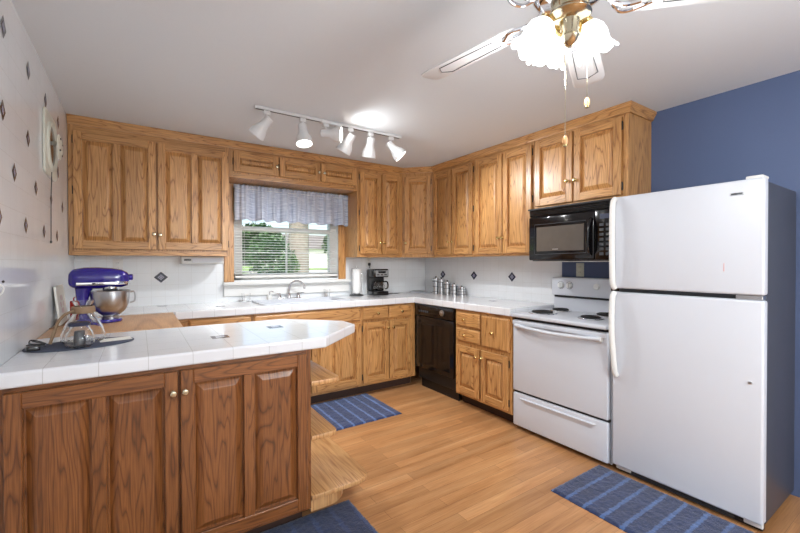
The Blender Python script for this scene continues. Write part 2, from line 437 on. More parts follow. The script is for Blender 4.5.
ROT = {'back': 0, 'right': -PI/2, 'left': PI/2, 'diag': -PI/4}
def cabinet(name, label, loc, rz, w, h, depth, doors=(), drawers=(), toe=0, group=None, knobm=None, side=.0, poly=None, open_top=0):
    t = thing(name, label, 'cabinet', loc, rz, group)
    b = MB()
    z0 = toe
    if poly: b.prism(poly, z0, h, OAK, 'z')
    else:
        b.box(0, w, .02, depth, z0, h-open_top, OAK, 'z')
        fs = .032; tops = [d[3] for d in list(doors)+list(drawers)]; tr_ = min(h-.035, max(tops)+.004) if not toe else h-.035
        b.box(0, fs, 0, .02, z0, h, OAK, 'z').box(w-fs, w, 0, .02, z0, h, OAK, 'z')
        b.box(fs, w-fs, 0, .02, z0, z0+.035, OAK, 'x').box(fs, w-fs, 0, .02, tr_, h, OAK, 'x').box(fs, w-fs, .004, .02, z0+.035, tr_, OAK, 'z')
    b.build('body', t, smooth=False)
    if toe: MB().box(.0, w, .085, depth, 0, toe-.001, TOE, 'x').build('toe_kick', t, smooth=False)
    for (x0, x1, za, zb, n, kx, kz, hs) in doors:
        d = door_mesh(x0, x1, za, zb, n, st=.05 if x1-x0 > .22 else .042, mull=.045).build('door', t, angle=8)
        if kx is not None: make_knob(d, kx, kz, -.023, knobm)
        if hs:
            hx = x0-.003 if hs < 0 else x1+.003
            zz = (za+.06, zb-.06) if zb-za < 1.0 and zb-za > .3 else ((za+zb)/2,)
            if zb-za > .7: zz = (za+.06, (za+zb)/2, zb-.06)
            for q in zz: make_hinge(d, hx, q, hs)
    for (x0, x1, za, zb, kx, gr) in drawers:
        d = slab_mesh(x0, x1, za, zb, gr).build('drawer', t, angle=8)
        if kx is not None: make_knob(d, kx, (za+zb)/2, -.02, knobm)
    return t
GW = 'wall cabinets'; GB = 'base cabinets'
UZ = 1.395; UH = 2.411-UZ; UD = .328
c = cabinet('wall_cabinet', 'wide oak wall cabinet between the tiled left wall and the window', (XL+.003, -.33, UZ), 0, 1.095, UH, UD,
    [(.030, .541, .046, .910, 2, .528, .170, -1), (.556, 1.080, .046, .910, 2, .570, .165, 1)], group=GW, knobm=NICKEL)
c = cabinet('wall_cabinet', 'short oak bridge cabinet with three small doors over the window', (-2.429, -.33, 2.098), 0, 1.264, .313, UD,
    [(.034, .427, .050, .232, 1, .411, .135, -1), (.440, .844, .050, .232, 1, .828, .135, -1), (.854, 1.248, .050, .232, 1, .884, .135, 1)], group=GW, knobm=NICKEL)
c = cabinet('wall_cabinet', 'narrow oak two-door wall cabinet just right of the window', (-1.162, -.33, UZ), 0, .577, UH, UD,
    [(.026, .284, .035, .915, 1, .272, .157, -1), (.302, .545, .035, .915, 1, .316, .157, 1)], group=GW)
q = .2547*math.sqrt(2)
c = cabinet('wall_cabinet', 'single-door oak cabinet set diagonally across the room corner', (-.5840, -.3305, UZ), ROT['diag'], q, UH, .3,
    [(.030, q-.030, .040, .915, 1, .046, .16, 1)], group=GW,
    poly=None)
# the pentagonal body of the corner cabinet
ob = [o for o in c.children if o.name.startswith('body')][0]; bpy.data.objects.remove(ob)
inv = (Matrix.Translation(c.location) @ Matrix.Rotation(ROT['diag'], 4, 'Z')).inverted()
pw = [(-.5835, -.3315), (-.3315, -.5835), (-.001, -.5835), (-.001, -.001), (-.5835, -.001)]
pp = MB().prism([(inv @ Vector((x, y, 0)))[:2] for x, y in pw], 0, UH, OAK, 'z'); pp.build('body', c, smooth=False)
c = cabinet('wall_cabinet', 'oak two-door wall cabinet above the canisters on the right wall', (-.33, -.585, UZ), ROT['right'], .647, UH, UD,
    [(.026, .318, .025, .925, 1, .290, .157, -1), (.334, .634, .025, .925, 1, .350, .157, 1)], group=GW)
c = cabinet('wall_cabinet', 'oak two-door wall cabinet left of the black microwave', (-.33, -1.235, UZ), ROT['right'], .702, UH, UD,
    [(.028, .364, .020, .932, 1, .334, .165, -1), (.378, .685, .020, .932, 1, .382, .165, 1)], group=GW)
c = cabinet('wall_cabinet', 'short oak two-door cabinet directly above the black microwave', (-.33, -1.940, 1.778), ROT['right'], .757, 2.411-1.778, UD,
    [(.016, .353, .020, .555, 1, .319, .180, -1), (.369, .715, .020, .555, 1, .385, .178, 1)], group=GW)
# crown moulding round the cabinet tops
def offset_line(path, d):
    out = []; n = len(path); nor = []
    for a, b in zip(path, path[1:]):
        t = (Vector(b)-Vector(a)).normalized(); nor.append(Vector((t.y, -t.x)))
    for i, p in enumerate(path):
        p = Vector(p)
        if i == 0: out.append(p+nor[0]*d)
        elif i == n-1: out.append(p+nor[-1]*d)
        else:
            m = (nor[i-1]+nor[i]); m = m/(1+nor[i-1].dot(nor[i])); out.append(p+m*d)
    return out
path = [(XL+.002, -.331), (-.5845, -.331), (-.331, -.5845), (-.331, -2.6985), (-.002, -2.6985)]
prof = [(.0005, 2.352), (.010, 2.352), (.013, 2.362), (.030, 2.392), (.034, 2.400), (.034, 2.4125), (.0005, 2.4125)]
cm = MB(); Ls = [offset_line(path, o) for o, z in prof]
for i in range(len(path)-1):
    for k in range(len(prof)):
        k2 = (k+1) % len(prof)
        vs = [(*Ls[k][i], prof[k][1]), (*Ls[k][i+1], prof[k][1]), (*Ls[k2][i+1], prof[k2][1]), (*Ls[k2][i], prof[k2][1])]
        f = cm.bm.faces.new([cm.bm.verts.new(v) for v in vs]); f.material_index = cm.mi(OAK); o_ = random.random()*20
        for l, v in zip(f.loops, vs): l[cm.uvl].uv = (v[2]+o_, (v[0]-v[1]))
bmesh.ops.remove_doubles(cm.bm, verts=cm.bm.verts[:], dist=1e-5); bmesh.ops.recalc_face_normals(cm.bm, faces=cm.bm.faces[:])
struct(cm.build('trim_1', smooth=False))

# base cabinets
BY = -.60; BH = CB-.002; TOEH = .10
c = cabinet('base_cabinet', 'oak drawer-front base cabinet at the left end of the window wall', (-2.895, BY, 0), 0, .585, BH, .598,
    [(.115, .577, .135, .735, 2, .15, .66, 1)], [(.115, .577, .762, .890, .34, 'x')], toe=TOEH, group=GB)
c = cabinet('sink_base_cabinet', 'wide oak sink cabinet with long false front under the window', (-2.308, BY, 0), 0, 1.045, BH, .598,
    [(.012, .512, .130, .735, 2, .49, .66, -1), (.524, 1.030, .130, .735, 2, None, .66, 1)], [(.012, 1.030, .757, .888, None, 'x')], toe=TOEH, group=GB, open_top=.25)
c = cabinet('base_cabinet', 'oak cabinet with two drawers over two doors left of the dishwasher', (-1.261, BY, 0), 0, .660, BH, .598,
    [(.012, .310, .128, .735, 1, .298, .663, -1), (.322, .596, .128, .735, 1, .360, .663, 1)], [(.012, .310, .757, .886, .176, 'x'), (.322, .602, .757, .886, .470, 'x')], toe=TOEH, group=GB)
c = cabinet('base_cabinet', 'oak cabinet between the black dishwasher and the white range', (-.60, -1.262, 0), ROT['right'], .672, BH, .598,
    [(.022, .315, .125, .565, 1, .292, .497, -1), (.342, .640, .125, .565, 1, .358, .500, 1)],
    [(.022, .322, .745, .872, .140, 'x'), (.022, .322, .606, .725, .140, 'x'), (.342, .650, .602, .872, .478, 'z')], toe=TOEH, group=GB)
c = cabinet('base_cabinet', 'oak cabinet under the butcher block along the left wall', (-2.905, -1.4, 0), ROT['left'], .79, BH, .62,
    [(.03, .385, .13, .735, 1, .36, .66, -1), (.40, .755, .13, .735, 1, .42, .66, 1)], [(.03, .385, .76, .89, .2, 'x'), (.40, .755, .76, .89, .58, 'x')], toe=TOEH, group=GB)

# peninsula: cabinet with open shelves at its end
PF = -2.172
pc = thing('peninsula_cabinet', 'reddish brown oak peninsula cabinet with two wide doors and open end shelves', 'cabinet', (XL+.003, PF, 0))
PW = -2.388-(XL+.003); PD = .70
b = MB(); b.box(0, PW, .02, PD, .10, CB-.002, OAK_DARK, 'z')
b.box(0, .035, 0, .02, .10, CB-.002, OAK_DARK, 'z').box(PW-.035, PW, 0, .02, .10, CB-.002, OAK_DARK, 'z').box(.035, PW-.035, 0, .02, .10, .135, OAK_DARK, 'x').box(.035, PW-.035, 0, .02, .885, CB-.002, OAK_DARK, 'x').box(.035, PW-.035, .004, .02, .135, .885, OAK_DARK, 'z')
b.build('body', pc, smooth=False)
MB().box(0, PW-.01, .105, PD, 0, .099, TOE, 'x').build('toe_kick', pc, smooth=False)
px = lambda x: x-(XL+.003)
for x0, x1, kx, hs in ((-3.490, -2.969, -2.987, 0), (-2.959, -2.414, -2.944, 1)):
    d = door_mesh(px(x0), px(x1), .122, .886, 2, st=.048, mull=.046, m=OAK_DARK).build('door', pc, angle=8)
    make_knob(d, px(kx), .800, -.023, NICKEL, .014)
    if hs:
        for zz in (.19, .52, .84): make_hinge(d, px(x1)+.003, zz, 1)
def shelf_poly(w, r, y0, y1, n=8):
    P = [(0, y1), (0, y0)]
    for k in range(n+1):
        a = -PI/2+k/n*PI/2; P.append((w-r+r*math.cos(a), y0+r+r*math.sin(a)))
    for k in range(n+1):
        a = k/n*PI/2; P.append((w-r+r*math.cos(a), y1-r+r*math.sin(a)))
    return P
for w_, r_, z_, m_ in ((.158, .03, .741, OAK_SHELF), (.145, .035, .467, OAK_SHELF), (.345, .085, .165, OAK_SHELF)):
    MB().prism([(PW+.0008+x, y) for x, y in shelf_poly(w_, r_, -.012, PD-.01)], z_-.026, z_, m_, 'y', bev=.006).build('end_shelf', pc)
MB().prism([(PW+.0008+x, y) for x, y in shelf_poly(.22, .12, .004, PD-.03)], .075, .138, OAK_SHELF, 'y', bev=.004).build('shelf_apron', pc)

# ------------------------------------------------------------------ worktops
def slate_mark(mb, cx, cy, s=.037):
    P = [(cx+s, cy+s), (cx+s, cy-s), (cx-s, cy-s), (cx-s, cy+s)][::-1]
    mb.face([(x, y, CT+.0006) for x, y in P], SLATE)
    q = .5
    mb.face([(cx+(x-cx)*q, cy+(y-cy)*q, CT+.0010) for x, y in P], PALE)
SX0, SX1, SY0, SY1 = -2.19, -1.36, -.545, -.13   # sink opening
wt = MB(); G = .0015
o1 = (2.914, .63)
def slab(x0, x1, y0, y1): wt.box(x0, x1, y0, y1, CB, CT, CTILE, off=o1)
slab(XL+G, SX0, -.615, -G); slab(SX1, -G, -.615, -G); slab(SX0, SX1, -.615, SY0); slab(SX0, SX1, SY1, -G)
slab(-.615, -G, -1.934, -.615)
wt.box(-2.874, -.615, -.63, -.610, CB-.006, CT, CTILE, off=(2.914, -CT), bev=.008, seg=3)
wt.box(-.63, -.610, -1.934, -.61, CB-.006, CT, CTILE, off=(0, -CT), bev=.008, seg=3)
for p in ((-2.935, -.10), (-.26, -1.413), (-2.52, -.40), (-.95, -.37)): slate_mark(wt, *p)
wt_o = wt.build('worktop', smooth=False); tag(wt_o, 'white tiled L-shaped worktop running under the window and along the right wall', 'worktop')
# backsplash cove tile along the counter
bb = MB().box(XL+.004, -2.886, -1.438, -.634, CB, CT, BUTCHER, 'y', bev=.003)
tag(bb.build('butcher_block', smooth=False), 'tan wooden butcher block worktop under the blue stand mixer', 'worktop')
pt = MB(); P = [(XL+G, -1.446), (XL+G, -2.206), (-2.318, -2.206), (-2.008, -1.915), (-2.008, -1.755), (-2.305, -1.446)]
pt.prism(P, CB, CT, CTILE, bev=.010, seg=3, off=(2.914, .04))
for p in ((-2.763, -1.913), (-2.446, -1.761)): slate_mark(pt, *p, s=.040)
tag(pt.build('peninsula_worktop', smooth=False), 'white tiled peninsula worktop with clipped corners in the left foreground', 'worktop')

# ------------------------------------------------------------------ sink and faucet
sk = thing('sink', 'white drop-in kitchen sink in the worktop under the window', 'sink', (-1.775, -.33, CT))
b = MB()
def ring_loft(mb, rects, m, rad):
    bmx = bmesh.new(); R_ = []
    for (hx, hy, z, r) in rects:
        L = []
        for sx, sy, a0 in ((1, 1, 0), (-1, 1, PI/2), (-1, -1, PI), (1, -1, 1.5*PI)):
            for k in range(5):
                a = a0+k/4*PI/2; L.append(bmx.verts.new((sx*(hx-r)+r*math.cos(a), sy*(hy-r)+r*math.sin(a), z)))
        R_.append(L)
    for p, q in zip(R_, R_[1:]):
        n = len(p)
        for i in range(n): bmx.faces.new((p[i], p[(i+1) % n], q[(i+1) % n], q[i]))
    bmx.faces.new(R_[-1]); bmesh.ops.recalc_face_normals(bmx, faces=bmx.faces[:]); mb._merge(bmx, m)
ring_loft(b, [(.430, .225, .0015, .04), (.430, .225, .008, .04), (.410, .205, .010, .04), (.405, .198, .004, .05), (.395, .188, -.12, .06), (.36, .16, -.155, .06)], WHITEAPP, 0)
b.build('basin', sk)
MB().lathe([(0, 0), (.04, 0), (.04, .004), (.03, .003), (0, .002)], STEEL, 20, T(0, 0, -.1545)).build('drain', sk)
fc = thing('faucet', 'chrome gooseneck faucet with two handles behind the sink', 'faucet', (-1.815, -.065, CT+.0005))
MB().box(-.125, .125, -.022, .022, 0, .014, CHROME, bev=.006, seg=3).build('base_plate', fc)
sp = [(0, 0, .012), (0, 0, .06), (.002, -.002, .115), (.022, -.020, .165), (.060, -.050, .186), (.100, -.082, .172), (.122, -.100, .140), (.126, -.104, .118)]
MB().tube(smoothpts(sp, 7), .0095, CHROME, 12).lathe([(0, 0), (.018, 0), (.016, .03), (.011, .045), (0, .045)], CHROME, 16, T(0, 0, .013)).lathe([(0, 0), (.012, 0), (.012, .022), (0, .022)], CHROME, 12, T(.126, -.104, .105)).build('spout', fc)
for sx in (-1, 1):
    h = MB().lathe([(0, 0), (.019, 0), (.017, .02), (.012, .032), (.014, .040), (.010, .05), (0, .052)], CHROME, 14, T(sx*.098, 0, .013))
    h.tube([(sx*.098, 0, .052), (sx*.125, -.016, .058), (sx*.15, -.03, .060)], [.006, .006, .0045], CHROME, 8); h.build('handle', fc)
sd = thing('soap_dispenser', 'small chrome and white soap pump left of the faucet', 'soap dispenser', (-2.02, -.09, CT+.0005))
MB().lathe([(0, 0), (.026, 0), (.027, .03), (.022, .05), (.010, .056), (0, .056)], WHITEPLAS, 16).build('bottle', sd)
MB().tube([(0, 0, .055), (0, 0, .083), (.012, -.012, .089), (.032, -.026, .083)], .005, CHROME, 8).build('pump', sd)
def tumbler(mb, r0, r1, h, t=.0025, seg=24):
    mb.lathe([(0, 0), (r0, 0), (r1, h), (r1-t, h), (r0-t, .006), (0, .006)], GLASS, seg)
for (x, y, r, h, l) in ((-2.245, -.105, .040, .078, 'short clear drinking glass on the worktop below the left end of the sill'), (-1.405, -.085, .033, .085, 'small clear glass on the worktop left of the paper towels')):
    m = MB(); tumbler(m, r*.85, r, h); o = m.build('drinking_glass', loc=(x, y, CT+.0008)); tag(o, l, 'glass', 'glasses by the sink')

# ------------------------------------------------------------------ dishwasher
dw = thing('dishwasher', 'black built-in dishwasher with a round dial under the right worktop', 'dishwasher', (-.60, -.652, 0), ROT['right'])
w = .600
MB().box(.002, w-.002, .02, .57, .10, CB-.004, BLACKM).build('body', dw, smooth=False)
d = MB().box(.004, w-.004, -.022, .019, .225, .770, BLACK, bev=.006, seg=2)
d.box(.05, w-.05, -.026, -.021, .27, .70, BLACK, bev=.002); d.build('door', dw)
p = MB().box(.004, w-.004, -.028, .019, .778, .898, BLACK, bev=.008, seg=2); pn = p.build('control_panel', dw)
MB().lathe([(0, 0), (.030, 0), (.028, .012), (.012, .014), (.010, .022), (0, .022)], STEEL, 24, T(.44, -.028, .838, rx=PI/2)).lathe([(.031, 0), (.036, 0), (.036, .003), (.031, .003)], BLACKM, 24, T(.44, -.028, .838, rx=PI/2), closed=True).build('dial', pn)
for k in range(5): MB().box(.06+k*.034, .085+k*.034, -.034, -.0275, .815, .835, GASKET, bev=.002).build('button', pn)
MB().box(.255, .375, -.034, -.0275, .855, .88, BLACKM, bev=.003).build('latch', pn)
MB().box(.006, w-.006, .012, .03, .105, .222, BLACKM, bev=.003).build('lower_panel', dw)
MB().box(.006, w-.006, .05, .07, 0, .104, BLACKM).build('kick_plate', dw)

# ------------------------------------------------------------------ range
rg = thing('range', 'white electric coil range between the oak cabinet and the refrigerator', 'stove', (-.606, -1.940, 0), ROT['right'])
w = .775; CZ = .930
b = MB(); b.box(0, w, .045, .598, .02, CZ-.03, WHITEAPP, bev=.003); 
for sx in (.03, w-.07): 
    for sy in (.08, .55): b.box(sx, sx+.04, sy, sy+.04, 0, .021, BLACKM)
b.build('body', rg)
MB().box(.001, w-.001, -.028, .545, CZ-.029, CZ, WHITEAPP, bev=.010, seg=3).build('cooktop', rg)
d = MB().box(.006, w-.006, .0, .044, .315, .878, WHITEAPP, bev=.008, seg=3); dr = d.build('oven_door', rg)
hp = [(.045+k/16*(w-.09), -.020-.022*math.sin(PI*k/16), .836-.012*math.sin(PI*k/16)) for k in range(17)]
h = MB().tube(hp, .0135, WHITEAPP, 12)
h.box(.035, .075, -.022, .0, .815, .850, WHITEPLAS, bev=.006, seg=2).box(w-.075, w-.035, -.022, .0, .815, .850, WHITEPLAS, bev=.006, seg=2)
h.box(.012, w-.012, -.016, -.001, .842, .876, WHITEAPP, bev=.006, seg=2); h.build('handle', dr)
MB().box(.006, w-.006, .022, .044, .880, .898, BLACKM).build('vent_gap', rg, smooth=False)
MB().box(.006, w-.006, .022, .044, .297, .314, BLACKM).build('drawer_gap', rg, smooth=False)
d = MB().box(.006, w-.006, .002, .044, .035, .296, WHITEAPP, bev=.008, seg=3)
sdw = d.build('storage_drawer', rg)
hp = MB(); bq = bmesh.new()
A = [bq.verts.new(v) for v in ((.08, .0015, .268), (w-.08, .0015, .268), (w-.11, .0015, .226), (.13, .0015, .226))]
B = [bq.verts.new(v) for v in ((.085, -.012, .262), (w-.085, -.012, .262), (w-.12, .0, .232), (.14, .0, .232))]
for i in range(4): bq.faces.new((A[i], A[(i+1) % 4], B[(i+1) % 4], B[i]))
bq.faces.new(B); bmesh.ops.recalc_face_normals(bq, faces=bq.faces[:]); hp._merge(bq, WHITEAPP); hp.build('pull_ridge', sdw, smooth=False)
bg_ = MB()
bg_.box(.0, w, .545, .598, CZ-.03, 1.035, WHITEAPP, bev=.004); bg_.box(.0, w, .510, .598, 1.052, 1.206, WHITEAPP, bev=.012, seg=3); bgo = bg_.build('backguard', rg)
MB().box(.01, w-.01, .540, .596, 1.034, 1.053, BLACKM).build('vent_slot', bgo, smooth=False)
for kx in (.092, .172, .410, .70):
    if kx == .410:
        MB().lathe([(0, 0), (.026, 0), (.024, .014), (.020, .018), (0, .018)], WHITEPLAS, 20, T(kx, .510, 1.140, rx=PI/2)).build('timer_dial', bgo)
    else:
        k = MB().lathe([(.030, 0), (.032, 0), (.032, .002), (.030, .002)], GASKET, 24, T(kx, .510, 1.140, rx=PI/2), closed=True)
        k.lathe([(0, 0), (.026, 0), (.023, .016), (0, .016)], WHITEPLAS, 20, T(kx, .510, 1.140, rx=PI/2)).box(kx-.005, kx+.005, .484, .495, 1.118, 1.162, WHITEPLAS, bev=.002)
        k.build('knob', bgo)
MB().box(.52, .63, .508, .5105, 1.115, 1.165, BLACK).build('clock_display', bgo, smooth=False)
def burner(x, y, r):
    bt = MB().lathe([(r*.25, .0035), (r*.8, .002), (r*.98, .006), (r*1.08, .007), (r*1.10, .004), (r*1.08, .0005), (r*.25, .0005)], CHROME, 36, T(x, y, CZ), closed=True).build('burner', rg)
    pts = []; turns = 4 if r > .095 else 3
    for k in range(turns*24+1):
        a = k/24*2*PI; rr = .018+(r*.86-.018)*k/(turns*24); pts.append((x+rr*math.cos(a), y+rr*math.sin(a), CZ+.0145))
    m = MB().tube(pts, .0058, COIL, 6); 
    for a in (0, 2*PI/3, 4*PI/3): m.tube([(x, y, CZ+.007), (x+r*.9*math.cos(a), y+r*.9*math.sin(a), CZ+.008)], .003, STEEL, 6)
    m.build('coil', bt)
burner(.165, .165, .100); burner(.150, .425, .080); burner(.545, .190, .080); burner(.550, .425, .100)

# ------------------------------------------------------------------ microwave
mw = thing('microwave', 'black over-the-range microwave under the short oak cabinet', 'microwave', (-.40, -1.945, 1.338), ROT['right'])
w = .750; h = .436
MB().box(0, w, .035, .395, .006, h, BLACKM, bev=.004).build('body', mw)
MB().box(0, w, .02, .30, -.0, .006, WHITEPLAS).build('underside_panel', mw, smooth=False)
d = MB().box(.0, .560, -.012, .034, .012, h-.072, BLACK, bev=.012, seg=3)
dd = d.build('door', mw)
fr_ = MB(); bz = .052; x0, x1, z0, z1 = .060, .500, .060, .300
fr_.tube([(x0, -.0135, z0+.004), (x0+.01, -.0135, z0), (x1, -.0135, z0+.006), (x1, -.0135, z1), (x0, -.0135, z1)], .0022, GASKET, 6, closed=True)
fr_.build('window_trim', dd)
MB().box(x0+.02, x1-.015, -.0155, -.0115, z0+.025, z1-.022, BLACKW, bev=.001).build('door_window', dd, smooth=False)
MB().box(.225, .275, -.0164, -.0150, .095, .103, STEEL).build('badge', dd, smooth=False)
hp = [(.535, -.012, .055), (.535, -.034, .075), (.532, -.044, .13), (.532, -.046, .19), (.535, -.040, .25), (.538, -.030, .285), (.540, -.010, .305)]
MB().tube(smoothpts(hp, 5), [.014]*31, BLACK, 12).build('handle', dd)
cp = MB().box(.564, w, -.010, .034, .012, h-.072, BLACK, bev=.006, seg=2).build('control_panel', mw)
MB().box(.60, .72, -.0116, -.0095, .300, .335, DARKBLUEM).build('display', cp, smooth=False)
bt = MB()
for r_ in range(7):
    for k in range(3): bt.box(.598+k*.045, .628+k*.045, -.0118, -.0095, .045+r_*.034, .065+r_*.034, GASKET, bev=.001)
bt.build('keypad', cp, smooth=False)
v = MB().box(0, w, .0, .034, h-.068, h-.002, BLACKM, bev=.003)
for k in range(5): v.box(.01, w-.01, -.006, .004, h-.064+k*.012, h-.057+k*.012, BLACK)
v.box(-.006, w, -.016, .02, h-.016, h-.002, BLACKM, bev=.003); v.build('vent_grille', mw, smooth=False)

# ------------------------------------------------------------------ refrigerator
rf = thing('refrigerator', 'tall white two-door refrigerator with dark grey sides against the blue wall', 'refrigerator', (-.60, -2.734, 0), ROT['right'])
w = .725; H = 1.744
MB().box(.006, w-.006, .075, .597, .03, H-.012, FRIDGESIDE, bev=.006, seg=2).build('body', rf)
MB().box(.012, w-.012, .062, .076, .055, H-.02, GASKET).build('gasket', rf, smooth=False)
fz = MB().box(0, w, 0, .063, 1.170, H, WHITEAPP, bev=.012, seg=4).build('freezer_door', rf)
fd = MB().box(0, w, 0, .063, .050, 1.146, WHITEAPP, bev=.012, seg=4).build('refrigerator_door', rf)
def fhandle(zs, flare):
    hpts = smoothpts(zs, 6); return MB().tube(hpts, [.013]*len(hpts), WHITEPLAS, 10)
m = MB(); 
# vertical bar handles on the door's left edge
bar = smoothpts([(.018, -.006, H-.012), (.018, -.030, H-.04), (.018, -.038, 1.62), (.018, -.040, 1.42), (.018, -.036, 1.26), (.018, -.030, 1.20), (.018, -.010, 1.172)], 6)
m.tube(bar, [.0165]*len(bar), WHITEPLAS, 12); m.build('handle', fz)
m = MB()
bar = smoothpts([(.018, -.010, 1.144), (.018, -.032, 1.11), (.018, -.042, 1.00), (.022, -.046, .88), (.026, -.040, .78), (.028, -.032, .70), (.028, -.020, .645), (.028, -.004, .622)], 6)
m.tube(bar, [.0165]*len(bar), WHITEPLAS, 12); m.build('handle', fd)
MB().box(.590, .648, -.0022, .001, 1.668, 1.684, STEEL, bev=.0015).box(.596, .642, -.0030, -.002, 1.672, 1.680, GASKET, bev=.0006).build('badge', fz, smooth=False)
MB().prism([(.566, 1.285), (.571, 1.287), (.570, 1.330), (.567, 1.326)], 0, .0012, simple('faded_red', srgb(216, 170, 168), .5), xf=Matrix(((1, 0, 0, 0), (0, 0, -1, -.0001), (0, 1, 0, 0), (0, 0, 0, 1)))).build('red_scuff', fz, smooth=False)
MB().box(w-.11, w-.006, .004, .06, 1.1475, 1.1685, STEEL, bev=.003).build('middle_hinge', rf)
MB().box(w-.075, w-.008, .008, .10, H-.001, H+.014, WHITEPLAS, bev=.005, seg=2).build('top_hinge_cover', rf)
MB().lathe([(0, 0), (.008, 0), (.007, .004), (0, .005)], STEEL, 12, T(w-.050, .0005, .738, rx=PI/2)).build('hinge_plug', fd)
g = MB().box(.03, w-.01, .045, .0745, .006, .048, BLACKM)
for k in range(4): g.box(.09, w-.12, .038, .046, .010+k*.010, .015+k*.010, GASKET)
g.box(.012, .10, .030, .048, .020, .047, WHITEPLAS, bev=.003); g.box(w-.08, w-.006, .030, .048, .020, .047, WHITEPLAS, bev=.003); g.build('toe_grille', rf, smooth=False)
for sx in (.05, w-.09):
    for sy in (.10, .54): MB().box(sx, sx+.04, sy, sy+.04, 0, .031, BLACKM).build('foot', rf, smooth=False)

# ------------------------------------------------------------------ small things on the right worktop
def canister(x, y, r, h, label):
    t = thing('canister', label, 'canister', (x, y, CT+.0008), 0, 'steel canisters on the right worktop')
    b = MB(); hb = h*.80
    b.lathe([(0, 0), (r, 0), (r, hb), (0, hb)], STEEL, 28); b.build('body', t)
    bd = MB()
    for q in (.12, .5, .86): bd.lathe([(r, hb*q), (r+.0012, hb*q+.001), (r+.0012, hb*q+.005), (r, hb*q+.006)], GASKET, 28)
    bd.build('band', t)
    MB().lathe([(0, hb+.0005), (r*1.03, hb+.0005), (r*1.03, hb+.014), (r*.9, hb+.018), (0, hb+.020)], CHROME, 28).build('lid', t)
    MB().lathe([(0, hb+.019), (.008, hb+.02), (.007, hb+.026), (.012, h-.004), (.008, h), (0, h)], BLACKM, 14).build('knob', t)
for a in ((-.110, -.355, .040, .205, 'tallest steel canister, first of five from the room corner'), (-.105, -.452, .043, .198, 'second steel canister from the room corner, nearly as tall as the first'),
          (-.100, -.553, .045, .165, 'middle-height steel canister, third of the row of five'), (-.095, -.668, .048, .135, 'fourth steel canister, lower than its three neighbours to the left'),
          (-.085, -.783, .047, .105, 'shortest steel canister, last of the row and nearest the range')): canister(*a)
tr = thing('serving_tray', 'flat white tray lying in the corner behind the dishwasher', 'tray', (-.19, -.145, CT+.0008), .15)
b = MB(); ring_loft(b, [(.075, .115, 0, .02), (.085, .125, .016, .02), (.081, .121, .016, .02), (.072, .112, .005, .02)], WHITEAPP, 0); b.build('tray_body', tr)
MB().box(-.05, .05, -.09, .09, .018, .023, STEEL, bev=.002).build('wire_rim', tr)

# coffee maker
cf = thing('coffee_maker', 'black drip coffee maker with silver control panel on the back worktop', 'coffee maker', (-.80, -.14, CT+.0008), math.radians(-8))
MB().box(-.095, .095, -.105, .10, 0, .045, BLACK, bev=.010, seg=3).build('base', cf)
MB().box(-.095, .095, .030, .10, .045, .295, BLACKM, bev=.010, seg=3).build('water_tank', cf)
hd = MB().box(-.095, .095, -.10, .031, .205, .300, BLACK, bev=.012, seg=3).build('brew_head', cf)
pnl = MB().box(-.065, .085, -.1035, -.0995, .215, .285, STEEL, bev=.004).build('control_panel', hd)
for k in range(3): MB().box(-.05+k*.045, -.02+k*.045, -.1055, -.1030, .228, .240, BLACKM, bev=.001).build('button', pnl)
MB().box(-.035, .055, -.1050, -.1030, .252, .276, BLACK).build('display', pnl, smooth=False)
MB().lathe([(0, 0), (.06, 0), (.06, .003), (0, .003)], GASKET, 24, T(0, -.035, .045)).build('hot_plate', cf)
cr = MB().lathe([(0, .0), (.052, .0), (.066, .025), (.068, .055), (.055, .095), (.047, .108), (.045, .108), (.053, .094), (.065, .055), (.063, .026), (.050, .004), (0, .004)], GLASS, 28, T(0, -.035, .050)).build('carafe', cf)
MB().tube(smoothpts([(.045, -.055, .150), (.085, -.068, .152), (.098, -.072, .120), (.094, -.070, .080), (.064, -.060, .070)], 5), .0085, BLACK, 8).build('carafe_handle', cr)
MB().lathe([(.047, .146), (.050, .148), (.050, .160), (.02, .166), (0, .166)], BLACK, 24, T(0, -.035, 0)).build('carafe_lid', cr)
MB().lathe([(0, .0545), (.049, .0545), (.0615, .076), (.0625, .088), (0, .088)], simple('coffee', srgb(30, 18, 12), .1), 24, T(0, -.035, 0)).build('coffee', cr)
MB().tube(smoothpts([(.085, .085, .004), (.16, .07, .004), (.22, .09, .004), (.27, .05, .004), (.32, .075, .004)], 6), .0035, BLACKM, 6).build('power_cord', cf)
# paper towels
ptw = thing('paper_towel_holder', 'upright steel paper towel holder right of the window', 'paper towel holder', (-1.065, -.12, CT+.0008))
MB().lathe([(0, 0), (.078, 0), (.078, .010), (.070, .014), (0, .014)], GASKET, 32).build('base', ptw)
MB().tube([(0, 0, .013), (0, 0, .315)], .006, CHROME, 10).lathe([(0, .31), (.010, .312), (.010, .325), (0, .33)], CHROME, 12).build('post', ptw)
MB().tube(smoothpts([(.066, -.01, .013), (.066, -.01, .12), (.066, -.01, .24), (.060, -.01, .262), (.054, -.01, .24), (.054, -.01, .20)], 5), .0028, CHROME, 8).build('tension_arm', ptw)
rl = MB().lathe([(.020, .036), (.046, .036), (.047, .05), (.047, .285), (.046, .299), (.020, .299)], PAPERT, 36, closed=True)
tag(rl.build('paper_towel_roll', loc=(-1.065, -.12, CT+.0008)), 'white paper towel roll standing on the upright holder', 'paper towel roll')
MB().lathe([(.007, .0), (.040, .0), (.042, .004), (.042, .017), (.040, .020), (.007, .020)], STEEL, 28, closed=True).build('collar', ptw, loc=(0, 0, .0148))

